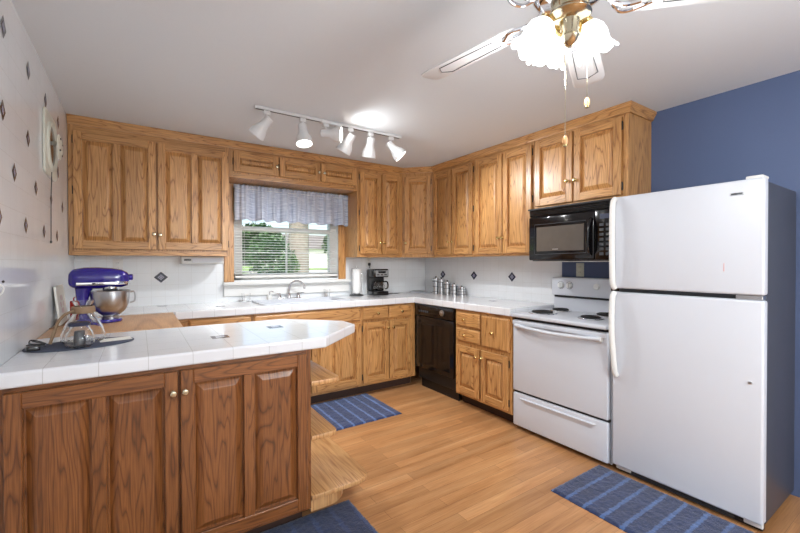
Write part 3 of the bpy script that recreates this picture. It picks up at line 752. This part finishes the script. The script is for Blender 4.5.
# under-cabinet radio/light bar
uc = thing('under_cabinet_light', 'slim white light bar fixed beneath the wide left wall cabinet', 'light', (-2.625, -.20, UZ-.0005))
MB().box(-.170, .170, 0, .13, -.068, -.001, WHITEPLAS, bev=.007, seg=3).build('housing', uc)
MB().box(-.150, -.095, -.002, .001, -.040, -.026, BLACKM).build('switch_panel', uc, smooth=False)
MB().box(-.085, .150, -.0025, .001, -.056, -.018, WHITEAPP, bev=.002).build('diffuser', uc)

# outlets
def outlet(x, y, z, rz, label, m=IVORY, wide=1):
    t = thing('wall_outlet', label, 'outlet', (x, y, z), rz, 'wall outlets')
    MB().box(-.035*wide, .035*wide, -.006, -.0008, -.057, .057, m, bev=.002, seg=2).build('cover_plate', t)
    for zz in (-.022, .022):
        s = MB().lathe([(0, 0), (.016, 0), (.015, .003), (0, .003)], m, 20, T(0, -.006, zz, rx=PI/2))
        for sx in (-.006, .006): s.box(sx-.001, sx+.001, -.0096, -.0085, zz-.002, zz+.007, BLACKM)
        s.build('receptacle', t)
    return t
outlet(-3.246, 0, 1.312, 0, 'white outlet on the back wall above the stand mixer', WHITEPLAS)
outlet(-.845, 0, 1.338, 0, 'outlet on the white tile above the coffee maker', WHITEPLAS)
outlet(0, -2.150, 1.270, ROT['right'], 'ivory outlet on the blue strip of wall under the microwave')
pg = thing('power_plug', 'black plug hanging in the outlet above the coffee maker', 'plug', (-.845, -.0105, 1.316))
MB().box(-.013, .013, -.026, 0, -.016, .016, BLACKM, bev=.004).build('plug_body', pg)
MB().tube(smoothpts([(0, -.02, -.012), (.0, -.022, -.03), (-.004, -.020, -.044)], 5), .0035, BLACKM, 6).build('cord', pg)

# ------------------------------------------------------------------ valance curtain
va = thing('window_valance', 'gathered grey-blue fabric valance across the top of the window', 'curtain', (-1.735, -.105, 1.745))
NX, NZ = 300, 26; m = MB(); V = []
rnd = random.Random(3); ph = [rnd.uniform(0, 6.28) for _ in range(6)]
for i in range(NX+1):
    s = i/NX; x = -.607+s*1.214; row = []
    f1 = math.sin(s*2*PI*8.5+ph[0]+1.5*math.sin(s*9+ph[1])); f2 = math.sin(s*2*PI*31+ph[2]+math.sin(s*17+ph[3])); f3 = math.sin(s*2*PI*5.3+ph[4])
    for j in range(NZ+1):
        t = j/NZ; z = t*.335
        topb = max(0, (t-.84)/.16); amp = .034*(1-t*.55)
        y = amp*(f1*.9+f3*.4)+(.0035+.004*topb)*f2*(.4+t)
        if .86 < t < .91: y *= .5
        zz = z*(1.0)+(.008*f2*topb if t > .95 else 0)-.006*f1*(1-t)-.012*(s-.5)*0
        row.append(m.bm.verts.new((x+.004*f2*(1-t), y, zz)))
    V.append(row)
mi = m.mi(FABRIC)
for i in range(NX):
    for j in range(NZ):
        f = m.bm.faces.new((V[i][j], V[i+1][j], V[i+1][j+1], V[i][j+1])); f.material_index = mi
        for l, (a, b2) in zip(f.loops, ((i, j), (i+1, j), (i+1, j+1), (i, j+1))): l[m.uvl].uv = (a/NX*2.0, b2/NZ*.34)
fo = m.build('fabric', va, angle=180); sm = fo.modifiers.new('thickness', 'SOLIDIFY'); sm.thickness = .002
MB().tube([(-.60, .0, .298), (.60, .0, .298)], .0025, WHITEPLAS, 8).build('curtain_rod', va)

# ------------------------------------------------------------------ left wall things
ef = thing('wall_exhaust_fan', 'square ivory exhaust fan with a round cover high on the left wall', 'exhaust fan', (XL+.0008, -1.04, 2.01))
def rsq(h, r, n=6):
    P = []
    for cx, cy, a0 in ((h-r, h-r, 0), (-h+r, h-r, PI/2), (-h+r, -h+r, PI), (h-r, -h+r, 1.5*PI)):
        for k in range(n+1): a = a0+k/n*PI/2; P.append((cx+r*math.cos(a), cy+r*math.sin(a)))
    return P
RX = Matrix(((0, 0, 1, 0), (1, 0, 0, 0), (0, 1, 0, 0), (0, 0, 0, 1)))     # (x,y,z)->(z,x,y): plane faces +x
MB().prism(rsq(.180, .045), 0, .012, IVORY, bev=.004, xf=RX).build('frame', ef)
MB().lathe([(.112, .012), (.145, .012), (.140, .022), (.126, .024), (.116, .014)], IVORY, 40, RX, closed=True).build('ring', ef)
MB().lathe([(0, .0125), (.115, .0125), (.115, .0135), (0, .0135)], BLACK, 40, RX).build('opening', ef)
cv = MB().lathe([(0, .057), (.050, .055), (.072, .049), (.074, .045), (0, .045)], IVORY, 40, RX)
cv.tube([(.014, 0, .02), (.042, 0, .02)], .012, IVORY, 10)
for a in range(4):
    an = a*PI/2+.5; cv.lathe([(0, .049), (.006, .053), (.006, .0578), (0, .0578)], BLACKM, 10, RX @ T(.05*math.cos(an), .05*math.sin(an), 0))
cv.build('cover', ef)
MB().tube([(.014, -.015, -.15), (.010, -.017, -.30), (.008, -.018, -.545)], .0022, GASKET, 6).lathe([(0, 0), (.005, .004), (.005, .016), (0, .018)], GASKET, 10, T(.008, -.018, -.562)).build('pull_cord', ef)
hk = thing('wall_hook', 'small white hook with a dark tip on the left wall tile above the peninsula', 'hook', (XL+.0008, -2.07, 1.262)); hk.scale = (.45, .6, .6)
MB().lathe([(0, 0), (.022, 0), (.020, .006), (0, .007)], WHITEPLAS, 18, RX).build('back_plate', hk)
MB().tube(smoothpts([(.006, 0, 0), (.03, 0, -.012), (.042, 0, -.03), (.035, 0, -.055), (.018, 0, -.07), (.010, 0, -.09)], 5), .0055, WHITEPLAS, 8).build('arm', hk)
MB().lathe([(0, -.010), (.009, -.004), (.009, .004), (0, .010)], BLACKM, 12, T(.040, 0, .010)).build('tip', hk)

# ------------------------------------------------------------------ stand mixer
mx = thing('stand_mixer', 'cobalt blue stand mixer with steel bowl on the butcher block', 'mixer', (-3.328, -.95, CT+.0008)); mx.scale = (.87, .87, .90)
def ell(cx, cy, rx, ry, n=28): return [(cx+rx*math.cos(2*PI*k/n), cy+ry*math.sin(2*PI*k/n)) for k in range(n)]
b = MB(); b.prism(ell(.055, 0, .105, .098), 0, .022, MIXBLUE, bev=.008, seg=3); b.prism(ell(-.065, 0, .062, .075), 0, .035, MIXBLUE, bev=.010, seg=3); b.build('base', mx)
# column lofted
cl = MB(); bq = bmesh.new(); Rg = []
for z, cx, rx, ry in ((.030, -.062, .052, .060), (.060, -.066, .040, .050), (.11, -.070, .034, .044), (.17, -.072, .036, .046), (.22, -.068, .046, .052), (.242, -.062, .055, .056)):
    Rg.append([bq.verts.new((cx+rx*math.cos(2*PI*k/24), ry*math.sin(2*PI*k/24), z)) for k in range(24)])
for a, b2 in zip(Rg, Rg[1:]):
    for k in range(24): bq.faces.new((a[k], a[(k+1) % 24], b2[(k+1) % 24], b2[k]))
bq.faces.new(Rg[0][::-1]); bq.faces.new(Rg[-1]); bmesh.ops.recalc_face_normals(bq, faces=bq.faces[:]); cl._merge(bq, MIXBLUE); cl.build('column', mx)
# head: stations along x
hd = MB(); bq = bmesh.new(); Rg = []
for x, ry, rz, zc in ((-.150, .018, .022, .305), (-.143, .046, .050, .305), (-.120, .064, .066, .308), (-.06, .072, .074, .310), (.02, .074, .075, .309), (.10, .071, .071, .307), (.155, .062, .063, .304), (.190, .046, .048, .300), (.203, .022, .026, .298)):
    L = []
    for k in range(28):
        a = 2*PI*k/28; cz = math.sin(a); cy = math.cos(a)
        e = .82; L.append(bq.verts.new((x, ry*math.copysign(abs(cy)**e, cy), zc+rz*math.copysign(abs(cz)**e, cz))))
    Rg.append(L)
for a, b2 in zip(Rg, Rg[1:]):
    for k in range(28): bq.faces.new((a[k], a[(k+1) % 28], b2[(k+1) % 28], b2[k]))
bq.faces.new(Rg[0][::-1]); bq.faces.new(Rg[-1]); bmesh.ops.recalc_face_normals(bq, faces=bq.faces[:]); hd._merge(bq, MIXBLUE)
hdo = hd.build('motor_head', mx, angle=60)
bd = MB(); P = []
for sgn in (-1,):
    pass
bandp = [(-.10, -.0745), (-.03, -.0775), (.05, -.0775), (.12, -.0725), (.165, -.060), (.192, -.042), (.206, -.018), (.206, .018), (.192, .042), (.165, .060), (.12, .0725), (.05, .0775), (-.03, .0775), (-.10, .0745)]
bd.prism(bandp, .262, .283, CHROME, bev=.002); bd.build('trim_band', hdo)
MB().lathe([(0, 0), (.020, 0), (.022, .012), (.022, .026), (.016, .030), (0, .030)], MIXBLUE, 20, T(.196, 0, .312, ry=PI/2)).build('attachment_knob', hdo)
MB().lathe([(0, -.02), (.046, -.02), (.050, .0), (.050, .016), (0, .016)], CHROME, 24, T(.088, 0, .236)).tube([(.088, 0, .218), (.088, 0, .13)], .007, STEEL, 10).build('beater_shaft', hdo)
MB().box(-.012, .006, -.080, -.072, .268, .277, BLACKM, bev=.002).build('speed_lever', hdo)
bw = MB(); bw.lathe([(.0, .003), (.052, .003), (.054, .016), (.045, .024), (.058, .032), (.090, .060), (.111, .105), (.119, .160), (.121, .198), (.124, .200), (.118, .200), (.116, .160), (.108, .106), (.088, .064), (.055, .036), (0, .032)], STEEL, 40, T(.088, 0, .0195))
bo = bw.build('bowl', mx)
MB().tube(smoothpts([(.206, 0, .205), (.232, 0, .206), (.238, 0, .175), (.232, 0, .140), (.203, 0, .128)], 5), .006, STEEL, 8).build('bowl_handle', bo)
MB().tube(smoothpts([(-.125, 0, .02), (-.150, -.02, .006), (-.175, -.08, .005), (-.19, -.15, .005), (-.218, -.215, .005)], 6), .004, TAN, 8).build('power_cord', mx)
# white board and red packet behind the mixer
lb = thing('ceramic_board', 'white ceramic board with faint drawing leaning on the left wall behind the mixer', 'board', (-3.492, -.86, CT+.0008), 0)
LB = Matrix.Rotation(-.10, 4, 'Y')
MB().box(-.006, .006, -.14, .14, 0.001, .235, PAPER, bev=.003, xf=LB).build('slab', lb)
pk = MB()
pinkm = simple('pale_pink_glaze', srgb(214, 190, 188), .5)
for k in range(6):
    a = k/6*2*PI; pk.lathe([(0, 0), (.018, 0), (.018, .0006), (0, .0006)], pinkm, 14, LB @ RX @ T(.045*math.cos(a), .12+.045*math.sin(a), .0062))
pk.build('drawing', lb, smooth=False)
rp = thing('red_pot_holder', 'small red pot holder standing behind the mixer column', 'pot holder', (-3.445, -.72, CT+.0008), .3)
MB().box(-.032, .032, -.008, .008, .001, .125, REDM, bev=.006, seg=2).build('pad', rp)
MB().tube(smoothpts([(-.01, 0, .122), (-.014, 0, .140), (0, 0, .150), (.014, 0, .140), (.01, 0, .122)], 5), .003, REDM, 6).build('loop', rp)

# ------------------------------------------------------------------ peninsula things
pm = MB().prism([(x*math.cos(.12)-y*math.sin(.12), x*math.sin(.12)+y*math.cos(.12)) for x, y in ell(0, 0, .198, .135, 40)], 0, .004, DARKBLUEM, bev=.0015)
tag(pm.build('placemat', loc=(-3.318, -1.755, CT+.0012)), 'oval slate blue placemat on the peninsula worktop', 'placemat')
MT = CT+.0058
gc = thing('glass_carafe', 'bell-shaped clear glass carafe with tan neck tie on the placemat', 'carafe', (-3.318, -1.70, MT))
MB().lathe([(0, 0), (.074, 0), (.084, .012), (.082, .04), (.064, .09), (.040, .130), (.028, .150), (.030, .165), (.042, .190), (.0395, .190), (.0275, .166), (.0255, .150), (.0375, .129), (.0615, .089), (.0795, .04), (.0815, .013), (.072, .004), (0, .004)], GLASS, 40).build('glass_body', gc)
MB().lathe([(.036, .132), (.044, .135), (.046, .150), (.043, .165), (.036, .166)], TAN, 24).build('neck_collar', gc)
MB().tube(smoothpts([(-.030, -.035, .148), (-.060, -.045, .135), (-.082, -.060, .105), (-.095, -.070, .060), (-.108, -.078, .012)], 6), .0062, TAN, 8).build('strap_handle', gc)
gj = thing('glass_jar', 'small round glass jar with dark lid in front of the carafe', 'jar', (-3.318, -1.848, MT))
MB().lathe([(0, 0), (.038, 0), (.050, .010), (.054, .035), (.046, .065), (.035, .082), (.035, .094), (.0325, .094), (.0325, .083), (.0435, .064), (.0515, .035), (.048, .012), (.036, .004), (0, .004)], GLASS, 36).build('glass_body', gj)
MB().lathe([(0, .0945), (.039, .0945), (.040, .104), (.034, .110), (0, .112)], simple('dark_blue_lid', srgb(38, 42, 66), .25), 28).build('lid', gj)
MB().lathe([(0, .006), (.020, .006), (.022, .03), (.018, .07), (0, .07)], simple('dark_filling', srgb(44, 44, 52), .4), 20).build('filling', gj)
cdp = []
rr = random.Random(5)
for k in range(15):
    a = k*1.15; cdp.append((.028*math.cos(a)*(1+.3*rr.random())+.004*(k % 3), .045*math.sin(a*.9)+.01*rr.random(), .0045+.0035*k*(.9 if k < 9 else .5)))
co = thing('charger_cord', 'tangled black cord with small adapter at the left of the placemat', 'cord', (-3.476, -1.775, MT))
MB().tube(smoothpts(cdp, 6), .0026, BLACKM, 6).build('cable', co)
MB().box(-.032, .012, -.075, -.045, .0005, .020, BLACK, bev=.004, seg=2, xf=T(rz=.25)).build('adapter', co)
cdd = MB().box(-.062, .062, -.042, .042, 0, .0015, PAPER, xf=T(rz=.15)); tag(cdd.build('note_card', loc=(-3.196, -1.725, MT), smooth=False), 'cream note card lying flat on the right end of the placemat', 'card')

# ------------------------------------------------------------------ rugs
def rug(name, x0, x1, y0, y1, mat, label):
    m = MB(); nx, ny = int((x1-x0)/.0125), int((y1-y0)/.0125); rg_ = random.Random(len(label)); V = []
    for i in range(nx+1):
        row = []
        for j in range(ny+1):
            e = i in (0, nx) or j in (0, ny)
            row.append(m.bm.verts.new((x0+(x1-x0)*i/nx+(0 if not e else rg_.uniform(-.002, .002)), y0+(y1-y0)*j/ny+(0 if not e else rg_.uniform(-.002, .002)), .005 if e else .011+rg_.uniform(-.002, .003))))
        V.append(row)
    k = m.mi(mat)
    for i in range(nx):
        for j in range(ny):
            f = m.bm.faces.new((V[i][j], V[i+1][j], V[i+1][j+1], V[i][j+1])); f.material_index = k
            for l in f.loops: l[m.uvl].uv = (l.vert.co.x, l.vert.co.y)
    edge = [V[i][0] for i in range(nx+1)]+[V[nx][j] for j in range(1, ny+1)]+[V[i][ny] for i in range(nx-1, -1, -1)]+[V[0][j] for j in range(ny-1, 0, -1)]
    lo = [m.bm.verts.new((v.co.x, v.co.y, .0005)) for v in edge]; n = len(edge)
    for i in range(n):
        f = m.bm.faces.new((edge[i], lo[i], lo[(i+1) % n], edge[(i+1) % n])); f.material_index = k
        for l in f.loops: l[m.uvl].uv = (l.vert.co.x, l.vert.co.y)
    f = m.bm.faces.new(lo[::-1]); f.material_index = k
    o = m.build(name, angle=60); return tag(o, label, 'rug', 'blue rugs')
rug('rug', -2.05, -1.18, -1.20, -.555, RUGX, 'blue striped rug on the floor in front of the sink cabinet')
rug('rug', -1.11, -.598, -3.62, -2.65, RUGY, 'blue striped rug on the floor in front of the refrigerator')
rug('rug', -3.05, -2.13, -2.72, -2.072, RUGP, 'dark blue rug on the floor in front of the peninsula doors')

# ------------------------------------------------------------------ ceiling fan
FX, FY = -1.975, -3.32
fan = thing('ceiling_fan', 'white-bladed ceiling fan with tulip glass lights over the floor', 'ceiling fan', (FX, FY, ZC))
z0 = -ZC
MB().lathe([(0, 0), (.075, 0), (.072, -.03), (.04, -.06), (.018, -.065), (.018, -.12), (0, -.12)], BRASS, 32, T(0, 0, -.0008)).build('canopy', fan)
MB().lathe([(0, 2.315), (.05, 2.312), (.105, 2.285), (.125, 2.25), (.125, 2.20), (.105, 2.165), (.085, 2.155), (0, 2.155)], CHROME, 40, T(0, 0, z0)).build('motor_housing', fan)
for k in range(5):
    a = math.radians(97+72*k); xf = T(0, 0, z0, rz=a)
    arm = MB(); arm.tube(smoothpts([(.085, 0, 2.165), (.12, 0, 2.135), (.155, .0, 2.118), (.20, 0, 2.122)], 5), .008, CHROME, 8, xf=xf)
    for s in (-1, 1): arm.tube(smoothpts([(.12, .006*s, 2.135), (.15, .035*s, 2.120), (.19, .040*s, 2.122), (.235, .012*s, 2.123)], 5), .006, CHROME, 8, xf=xf)
    ao = arm.build('blade_arm', fan)
    bl_ = MB(); P = [(.17, -.046), (.20, -.055), (.58, -.064), (.612, -.055), (.624, -.03), (.624, .03), (.612, .055), (.58, .064), (.20, .055), (.17, .046)]
    tilt = xf @ T(0, 0, 2.131) @ Matrix.Rotation(math.radians(-9), 4, 'X')
    bl_.prism(P, 0, .006, WHITEM, bev=.002, xf=tilt)
    bo_ = bl_.build('blade', fan)
    cn = MB(); Q = [(.27, -.030), (.52, -.040), (.545, 0), (.52, .040), (.27, .030)]
    cn.tube([(x, y, -.0012) for x, y in Q], .0016, GASKET, 6, closed=True, xf=tilt); cn.build('inlay_line', bo_)
MB().lathe([(0, 2.156), (.056, 2.156), (.056, 2.118), (.062, 2.112), (.064, 2.104), (.056, 2.096), (.030, 2.088), (.026, 2.05), (.032, 2.035), (.024, 2.02), (.012, 2.010), (0, 2.005)], NICKEL, 36, T(0, 0, z0)).build('light_fitter', fan)
def tulip():
    m = MB(); b = bmesh.new(); n = 60; Rg = []
    prof = [(.022, 0), (.032, .008), (.048, .028), (.054, .055), (.052, .080), (.056, .100), (.068, .118)]
    for idx, (r, z) in enumerate(prof):
        fl_ = max(0, (idx-3)/3)
        Rg.append([b.verts.new(((r*(1+.10*fl_*math.sin(6*2*PI*k/n)))*math.cos(2*PI*k/n), (r*(1+.10*fl_*math.sin(6*2*PI*k/n)))*math.sin(2*PI*k/n), -(z+.010*fl_*math.cos(6*2*PI*k/n)))) for k in range(n)])
    for a, c_ in zip(Rg, Rg[1:]):
        for k in range(n): b.faces.new((a[k], a[(k+1) % n], c_[(k+1) % n], c_[k]))
    m._merge(b, SHADEG); return m
for k, ang in enumerate((134, 72, -12)):
    a = math.radians(ang); dx, dy = math.cos(a), math.sin(a)
    ar = MB(); base = Vector((dx*.068, dy*.068, 2.098+z0))
    ar.tube(smoothpts([(dx*.03, dy*.03, 2.05+z0), (dx*.045, dy*.045, 2.070+z0), (dx*.062, dy*.062, 2.113+z0), (base.x, base.y, base.z)], 5), .006, BRASS, 8)
    tl = T(base.x, base.y, base.z) @ Matrix.Rotation(math.radians(30), 4, Vector((dy, -dx, 0)))
    ar.lathe([(0, .012), (.020, .010), (.026, -.006), (.024, -.010), (0, -.010)], BRASS, 20, tl)
    aro = ar.build('light_arm', fan)
    sh = tulip(); me_o = sh.build('glass_shade', aro, angle=80); me_o.data.transform(tl)
    me_o.data.transform(tl @ Matrix.Scale(.86, 4) @ tl.inverted()); so = me_o.modifiers.new('thickness', 'SOLIDIFY'); so.thickness = .002
    lp = T(FX, FY, ZC) @ tl @ Vector((0, 0, -.122))
    lamp('fan_bulb_light', 'POINT', lp, 4.2, (.93, .97, 1), shadow_soft_size=.05)
for (x, y, zt, zb) in ((.008, .02, 2.03, 1.735), (.131, .02, 2.05, 1.885)):
    cn = MB(); cn.tube([(x, y, zt+z0), (x, y, zb+z0)], .0012, NICKEL, 6); co_ = cn.build('pull_chain', fan)
    MB().lathe([(0, 0), (.007, .003), (.0095, .012), (.008, .022), (.004, .03), (0, .03)], OAK_SHELF, 14, T(x, y, zb-.028+z0)).lathe([(0, -.001), (.007, .0), (.007, .006), (0, .006)], BRASS, 12, T(x, y, zb-.031+z0)).build('chain_bob', co_)

# ------------------------------------------------------------------ track lighting
TY = -1.262
tk = thing('track_rail', 'white ceiling track rail above the sink area', 'track', (-1.835, TY, ZC))
MB().box(-.595, .595, -.018, .018, -.020, -.0008, WHITEM, bev=.003).box(-.592, .592, -.006, .006, -.0215, -.0195, GASKET).build('rail', tk, smooth=False)
MB().box(-.12, .05, -.022, .022, -.028, -.002, WHITEM, bev=.003).build('feed_connector', tk)
for sx in (-.600, .592): MB().box(sx, sx+.008, -.020, .020, -.022, -.001, WHITEM, bev=.002).build('end_cap', tk)
def spot_head(x, d, lit, label, drop=.075, power=6, half=58):
    t = thing('track_spotlight', label, 'spotlight', (x, TY, ZC-.0225), 0, 'track spotlights')
    MB().box(-.022, .022, -.014, .014, -.028, 0, WHITEM, bev=.003).tube([(0, 0, -.026), (0, 0, -drop)], .007, WHITEM, 8).build('stem', t)
    dv = Vector(d).normalized(); xf = T(0, 0, -drop) @ dv.to_track_quat('Z', 'Y').to_matrix().to_4x4() @ Matrix.Scale(1.2, 4)
    MB().lathe([(0, -.030), (.020, -.030), (.026, -.024), (.027, .022), (.033, .040), (.047, .066), (.050, .100), (.0475, .100), (.045, .068), (.030, .042), (.020, .030), (0, .028)], WHITEM, 32, xf).build('shade', t)
    bm_ = BULB if lit else simple('bulb_glass', srgb(205, 205, 202), .25)
    MB().lathe([(0, .030), (.018, .032), (.036, .062), (.040, .080), (.030, .090), (0, .093)], bm_, 28, xf).build('bulb', t)
    if power:
        loc = T(x, TY, ZC-.0225) @ xf @ Vector((0, 0, .106))
        lamp('spot_beam', 'SPOT', loc, power*2.2, (.95, .98, 1), to=loc+dv, spot_size=math.radians(half*2), spot_blend=.8, shadow_soft_size=.035)
    return t
spot_head(-2.352, (-.50, .45, -.72), False, 'unlit track spotlight at the left end of the rail, tilted away', power=0)
spot_head(-2.095, (.02, -.22, -.95), True, 'second track spotlight from the left, glowing and aimed straight down', power=11)
spot_head(-1.915, (.80, -.58, -.10), True, 'third track spotlight from the left, glowing and turned level to the right', power=3.2, half=64)
spot_head(-1.707, (-.30, .42, -.80), True, 'fourth track spotlight from the left, tilted back toward the window', power=12)
spot_head(-1.525, (.02, .30, -.92), True, 'fifth track spotlight from the left, pointing down toward the sink', power=12)
spot_head(-1.328, (.55, -.35, -.66), True, 'glowing track spotlight at the right end of the rail, aimed down right', power=12)

# ------------------------------------------------------------------ outside the window
GZ = .72
lw = MB().box(-30, 60, .6, 90, GZ-.2, GZ, LAWN); struct(lw.build('lawn', smooth=False))
dv_ = MB().box(2.4, 34, 15.5, 27, GZ, GZ+.02, DRIVE); struct(dv_.build('driveway', smooth=False))
def leaves(mb, c, rad, n, s, mat, rnd):
    k = mb.mi(mat)
    for _ in range(n):
        while True:
            p = Vector((rnd.uniform(-1, 1), rnd.uniform(-1, 1), rnd.uniform(-1, 1)))
            if .35 < p.length < 1: break
        p = Vector((c[0]+p.x*rad[0], c[1]+p.y*rad[1], c[2]+p.z*rad[2])); q = Matrix.Rotation(rnd.uniform(0, 6.28), 3, 'Z') @ Matrix.Rotation(rnd.uniform(-1.2, 1.2), 3, 'X')
        w_, h_ = s*rnd.uniform(.6, 1.2), s*rnd.uniform(.9, 1.6)
        vs = [mb.bm.verts.new(p+q @ Vector(v)) for v in ((-w_/2, 0, 0), (0, -h_/2, .1*s), (w_/2, 0, 0), (0, h_/2, .1*s))]
        mb.bm.faces.new(vs).material_index = k
def bush(x, y, r, h, mat, label, n=900, s=.16, cat='bush'):
    t = thing('shrub', label, cat, (x, y, GZ), 0, 'greenery outside the window'); rnd = random.Random(int(x*100))
    m = MB(); leaves(m, (0, 0, h*.52), (r, r, h*.5), n, s, mat, rnd); m.build('foliage', t, smooth=False)
    m = MB()
    for k in range(4): m.tube([(0, 0, 0), (r*.3*math.cos(k*1.6), r*.3*math.sin(k*1.6), h*.5)], [.03, .015], BARK, 6)
    m.build('stem', t)
def tree(x, y, tr_, hh, crown, mat, label, n=1400, s=.3):
    t = thing('tree', label, 'tree', (x, y, GZ), 0, 'trees outside the window'); rnd = random.Random(int(y*10))
    m = MB(); m.tube(smoothpts([(0, 0, -.05), (tr_*.1, 0, hh*.4), (0, 0, hh*.75), (0, .1, hh)], 5), [tr_*(1.25-.5*k/15) for k in range(16)], BARK, 18)
    m.build('trunk', t)
    m = MB()
    for (cx, cy, cz, r) in crown: leaves(m, (cx, cy, cz), (r, r, r*.7), n, s, mat, rnd)
    m.build('crown', t, smooth=False)
tree(1.43, 9.0, .30, 5.0, [(0, 0, 5.4, 2.2), (-1.5, .5, 4.6, 1.2), (1.5, .3, 4.7, 1.3)], LEAF1, 'tree with a thick grey trunk standing outside the right half of the window')
tree(3.2, 22.0, .20, 2.2, [(0, 0, 1.9, 1.8), (-1.4, 0, 1.5, 1.0)], LEAF2, 'leafy green tree beyond the lawn, left of the thick trunk', 1700)
tree(12.5, 28.0, .25, 2.6, [(0, 0, 2.2, 2.2), (2, 0, 1.8, 1.4)], LEAF2, 'leafy green tree beyond the lawn, right of the thick trunk', 1500)
bush(-.25, 6.2, .62, 1.35, LEAF2, 'dense green shrub outside the lower left of the window', 1100, .10)
bush(.62, 8.0, .5, .95, LEAF1, 'lighter green low shrub right of the dense shrub outside', 700, .10)
hs = thing('garden_house', 'pale house seen far across the lawn through the window', 'house', (16, 46, GZ))
MB().box(-6, 6, -3, 3, 0, 2.4, SIDING).build('wall', hs, smooth=False)
m = MB(); m.prism([(-3.4, 0), (3.4, 0), (0, 1.9)], -6.3, 6.3, ROOFM, xf=T(0, 0, 2.4) @ Matrix(((0, 0, 1, 0), (1, 0, 0, 0), (0, 1, 0, 0), (0, 0, 0, 1)))); m.build('roof', hs, smooth=False)
MB().box(-4.6, -3.6, -3.03, -2.99, .02, 1.9, WHITEPAINT).build('door', hs, smooth=False)
